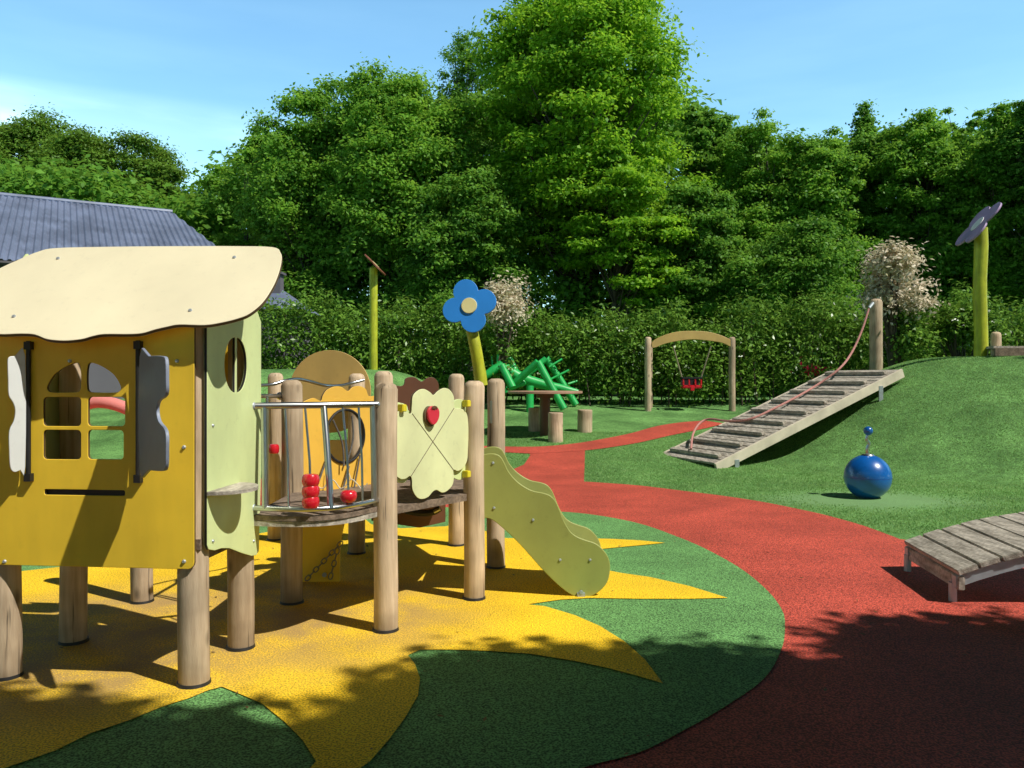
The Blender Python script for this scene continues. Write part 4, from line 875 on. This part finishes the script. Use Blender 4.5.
# ------------------------------------------------------------------ house with the metal roof, shed
HB = thing('house', (-13,27,.9), 'low house with blue grey ribbed metal roof behind the playhouse', 'house')
r0 = Vector((-20.8,23.6,7.35)); r1 = Vector((-12.1,28.5,7.3)); rd = Vector((r1.x-r0.x, r1.y-r0.y, 0)).normalized(); nd = Vector((rd.y, -rd.x, 0))
ev = 7.0; ez = 4.35
f0 = r0+nd*ev; f0.z = ez; f1 = r1+nd*ev+rd*1.4; f1.z = ez; b0 = r0-nd*ev; b0.z = ez; b1 = r1-nd*ev+rd*1.4; b1.z = ez
def ribroof(name, a, b, c, d_, parent, n, m):   # a,b ridge ends; d_,c eave ends
    bm = bmesh.new(); prevv = None; N_ = n*4; nrm = (b-a).cross(d_-a).normalized(); nrm = nrm if nrm.z > 0 else -nrm
    L1 = (c-d_).length
    for i in range(N_+1):
        t = i/N_; h_ = .045 if i % 4 in (1, 2) else 0; e = d_.lerp(c, t)
        s = (e-d_).dot((b-a).normalized()); la = (b-a).length; s0 = (a-d_).dot((b-a).normalized())
        k = min(max(s-s0, 0), la); r_ = a+(b-a).normalized()*k
        if s-s0 > la:   # beyond the ridge end: stop on the hip/verge line
            full = (c-b); tt = 1-(t-((s0+la)/L1))/(1-((s0+la)/L1)) if (s0+la) < L1 else 1
            r_ = c.lerp(b, max(0, min(1, tt)))
        v0 = bm.verts.new(r_+nrm*h_); v1 = bm.verts.new(e+nrm*h_)
        if prevv: bm.faces.new((prevv[0], v0, v1, prevv[1]))
        prevv = (v0, v1)
    return obj(name, bm, m, parent, smooth=False)
ribroof('roof', r0, r1, f1, f0, HB, 64, M['roofmetal'])
ribroof('roof', r0, r1, b1, b0, HB, 64, M['roofmetal'])
bm = bmesh.new(); tube(bm, [r0+Z*.03, r1+Z*.03], .09, 8); obj('ridge_cap', bm, M['roofmetal'], HB)
bm = bmesh.new(); bm.faces.new([bm.verts.new(p) for p in (r1, f1, b1)]); 
bm.faces.new([bm.verts.new(p) for p in (r0, f0, b0)]); obj('gable_end', bm, M['wallgrey'], HB, smooth=False)
bm = bmesh.new()
ins = .5
w4 = [f0-nd*ins+rd*ins, f1-nd*ins-rd*1.2, b1+nd*ins-rd*1.2, b0+nd*ins+rd*ins]
vb = [bm.verts.new((p.x, p.y, 0)) for p in w4]; vt = [bm.verts.new((p.x, p.y, ez+.15)) for p in w4]
for i in range(4): bm.faces.new((vb[i], vb[(i+1)%4], vt[(i+1)%4], vt[i]))
obj('wall', bm, M['wallgrey'], HB, smooth=False)
bm = bmesh.new(); tube(bm, [f0-Z*.06, f1-Z*.06], .07, 8); obj('gutter', bm, M['black'], HB)
for t_ in (.15,.35,.55,.75):
    q = w4[0].lerp(w4[1], t_)+nd*.02; bm = bmesh.new(); box(bm, Vector((q.x, q.y, 2.6)), (1.1,.04,1.2), basis(rd, nd, Z)); obj('window', bm, M['glass'], HB, smooth=False)
SH = thing('shed', (-6.8,22.5,.9), 'small dark roofed shed peeping over the left hedge', 'shed')
bm = bmesh.new(); c_ = at(283,312,22.5); ap = at(275,290,22.5)
q4 = [Vector((c_.x-1.6, 21.5, c_.z)), Vector((c_.x+.75, 21.5, c_.z)), Vector((c_.x+.75, 23.9, c_.z)), Vector((c_.x-1.6, 23.9, c_.z))]
r_a = Vector((c_.x-1.0, 22.7, ap.z+.05)); r_b = Vector((c_.x-.1, 22.7, ap.z+.05))
vq = [bm.verts.new(p) for p in q4]; va = bm.verts.new(r_a); vb_ = bm.verts.new(r_b)
bm.faces.new((vq[0], vq[1], vb_, va)); bm.faces.new((vq[1], vq[2], vb_)); bm.faces.new((vq[2], vq[3], va, vb_)); bm.faces.new((vq[3], vq[0], va))
obj('roof', bm, M['roofmetal'], SH, smooth=False)
bm = bmesh.new(); box(bm, Vector((c_.x-.42, 22.7, c_.z/2)), (2.0,2.0,c_.z-.02)); obj('wall', bm, M['wallgrey'], SH, smooth=False)
bm = bmesh.new(); q = at(276,284,22.6); box(bm, q, (.34,.34,.55)); box(bm, q+Z*.29, (.46,.46,.06)); obj('chimney', bm, M['wallgrey'], SH, smooth=False)
# pink arched thing seen through the playhouse window
pk = ground(-60,420) if False else Vector((-4.85,9.6,0))
PK = thing('pink_arch', pk, 'curved pink and red play arch glimpsed through the playhouse window', 'play arch')
bm = bmesh.new(); ar = cr([pk+Vector((-.75,0,-.02)), pk+Vector((-.65,0,.7)), pk+Vector((-.2,0,1.08)), pk+Vector((.35,0,.95)), pk+Vector((.75,0,.6)), pk+Vector((.95,0,-.02))], 6, False)
tube(bm, ar, .075, 12); obj('arch', bm, M['pinkred'], PK)

# ------------------------------------------------------------------ trees behind the viewer whose shade falls on the foreground
SUN = Vector((.848*math.cos(math.radians(52)), -.53*math.cos(math.radians(52)), math.sin(math.radians(52)))).normalized()
def shade_tree(blobs, label, base, hmin, hmax, leaf=.16):
    t = thing('shade_tree', base, label, 'tree'); C = []; Rr = []
    for (gx, gy, rx, ry, n) in blobs:
        for _ in range(n):
            a = random.uniform(0, 6.283); k = random.random()**.5; h = random.uniform(hmin, hmax)
            p = Vector((gx+rx*k*math.cos(a), gy+ry*k*math.sin(a), 0))+SUN*(h/SUN.z); C.append(p[:]); Rr.append(random.uniform(.34,.55))
    C = np.array(C); Rr = np.array(Rr); leaves('crown', C, Rr, 260, leaf, M['leafA'], t, flatn=.45, inner=.1)
    bm = bmesh.new(); top = Vector(C.mean(0)); b = Vector(base)
    pts = cr([b-Z*.2, b.lerp(top, .35)+Vector((.2,-.1,.6)), b.lerp(top, .7)+Vector((.1,.1,.4)), top], 4, False)
    tube(bm, pts, [.26*(1-.8*i/12) for i in range(13)], 12)
    for i in range(0, len(C), 4):
        q = Vector(C[i]); s_ = pts[random.randint(6,11)]; tube(bm, [s_, s_.lerp(q,.5)+Z*.2, q], [.06,.04,.012], 5, cap=False)
    obj('trunk', bm, M['bark'], t); return t
shade_tree([(2.6,2.35,2.3,1.4,190),(.95,3.3,.55,.5,24),(1.9,3.95,.30,.12,3),(2.75,4.0,.5,.14,5),(.1,3.45,.6,.2,7),(.6,2.5,.6,.55,18),(-.35,2.7,.4,.28,7),(-.1,3.05,.3,.2,3)], 'large broadleaf tree behind the viewer shading the red path', (6.9,-1.6,0), 5.2, 7.6)
shade_tree([(-2.2,2.72,.85,.30,34),(-1.25,2.62,.5,.25,14),(-3.6,2.5,1.0,.8,26),(-1.6,1.6,1.6,.8,40)], 'smaller broadleaf tree behind the viewer shading the near yellow ray', (3.2,-3.2,0), 6.0, 8.0)

# ------------------------------------------------------------------ light, sky, camera
L = bpy.data.lights.new('sun', 'SUN'); L.energy = 5.0; L.angle = math.radians(.53); L.color = (1,.955,.88)
lo_ = bpy.data.objects.new('sun', L); COL.objects.link(lo_); lo_.rotation_euler = (-SUN).to_track_quat('-Z', 'Y').to_euler()
W_ = bpy.data.worlds.new('World'); scene.world = W_; W_.use_nodes = True; nt = W_.node_tree; N = nt.nodes; K = nt.links
bg_ = N['Background']; sky = N.new('ShaderNodeTexSky'); sky.sky_type = 'NISHITA'; sky.sun_disc = False
sky.sun_elevation = math.radians(52); sky.sun_rotation = math.atan2(SUN.x, SUN.y); sky.air_density = 1.1; sky.dust_density = .6; sky.ozone_density = 1.6
tc = N.new('ShaderNodeTexCoord'); mp = N.new('ShaderNodeMapping'); mp.inputs['Scale'].default_value = (1.2,1.2,7); mp.inputs['Location'].default_value = (.3,.1,.2)
K.new(tc.outputs['Generated'], mp.inputs[0]); nz = N.new('ShaderNodeTexNoise'); nz.inputs['Scale'].default_value = 2.2; nz.inputs['Detail'].default_value = 6; nz.inputs['Roughness'].default_value = .5
K.new(mp.outputs[0], nz.inputs['Vector']); rp_ = N.new('ShaderNodeMapRange'); rp_.inputs['From Min'].default_value = .45; rp_.inputs['From Max'].default_value = .75; rp_.inputs['To Max'].default_value = .25
K.new(nz.outputs['Fac'], rp_.inputs[0])
# thin cloud bank, low in the sky on the left
sx_ = N.new('ShaderNodeSeparateXYZ'); K.new(tc.outputs['Generated'], sx_.inputs[0])
def mrange(sock, a, b, c, d):
    r = N.new('ShaderNodeMapRange'); r.interpolation_type = 'SMOOTHSTEP'; r.inputs['From Min'].default_value = a; r.inputs['From Max'].default_value = b; r.inputs['To Min'].default_value = c; r.inputs['To Max'].default_value = d; K.new(sock, r.inputs[0]); return r.outputs[0]
def mul(a, b):
    m = N.new('ShaderNodeMath'); m.operation = 'MULTIPLY'; K.new(a, m.inputs[0]); K.new(b, m.inputs[1]); return m.outputs[0]
bank = mul(mul(mrange(sx_.outputs['X'], -.42, -.16, 1, 0), mrange(sx_.outputs['Z'], .27, .315, 1, 0)), mrange(sx_.outputs['Z'], .15, .27, .25, 1))
ad = N.new('ShaderNodeMath'); ad.operation = 'MULTIPLY_ADD'; ad.inputs[2].default_value = .0; nzz = mrange(nz.outputs['Fac'], .3, .62, .15, .8); K.new(bank, ad.inputs[0]); K.new(nzz, ad.inputs[1])
mx_ = N.new('ShaderNodeMath'); mx_.operation = 'MAXIMUM'; K.new(ad.outputs[0], mx_.inputs[0])
lowc = mul(rp_.outputs[0], mrange(sx_.outputs['Z'], .1, .5, .5, .12)); K.new(lowc, mx_.inputs[1])
mixc = N.new('ShaderNodeMix'); mixc.data_type = 'RGBA'; K.new(mx_.outputs[0], mixc.inputs[0]); K.new(sky.outputs[0], mixc.inputs[6]); mixc.inputs[7].default_value = (7.6,7.9,8.1,1)
hs_ = N.new('ShaderNodeHueSaturation'); hs_.inputs['Saturation'].default_value = 1.02; K.new(sky.outputs[0], hs_.inputs['Color']); K.new(hs_.outputs[0], mixc.inputs[6])
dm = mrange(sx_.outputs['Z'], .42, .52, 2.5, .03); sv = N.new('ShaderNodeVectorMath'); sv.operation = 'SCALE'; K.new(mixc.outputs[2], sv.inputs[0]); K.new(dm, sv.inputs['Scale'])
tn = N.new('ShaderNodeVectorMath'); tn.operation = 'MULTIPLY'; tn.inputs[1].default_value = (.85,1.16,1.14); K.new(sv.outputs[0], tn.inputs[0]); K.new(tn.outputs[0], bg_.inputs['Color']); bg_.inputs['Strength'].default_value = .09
cam = bpy.data.cameras.new('camera'); co = bpy.data.objects.new('camera', cam); COL.objects.link(co); scene.camera = co
cam.sensor_width = 36; cam.lens = 36*F/1024; cam.shift_y = -4/1024; cam.clip_start = .05; cam.clip_end = 1500
co.location = (0,0,H); co.rotation_euler = (math.radians(90),0,0)
scene.view_settings.view_transform = 'Standard'; scene.view_settings.look = 'None'; scene.view_settings.exposure = 0
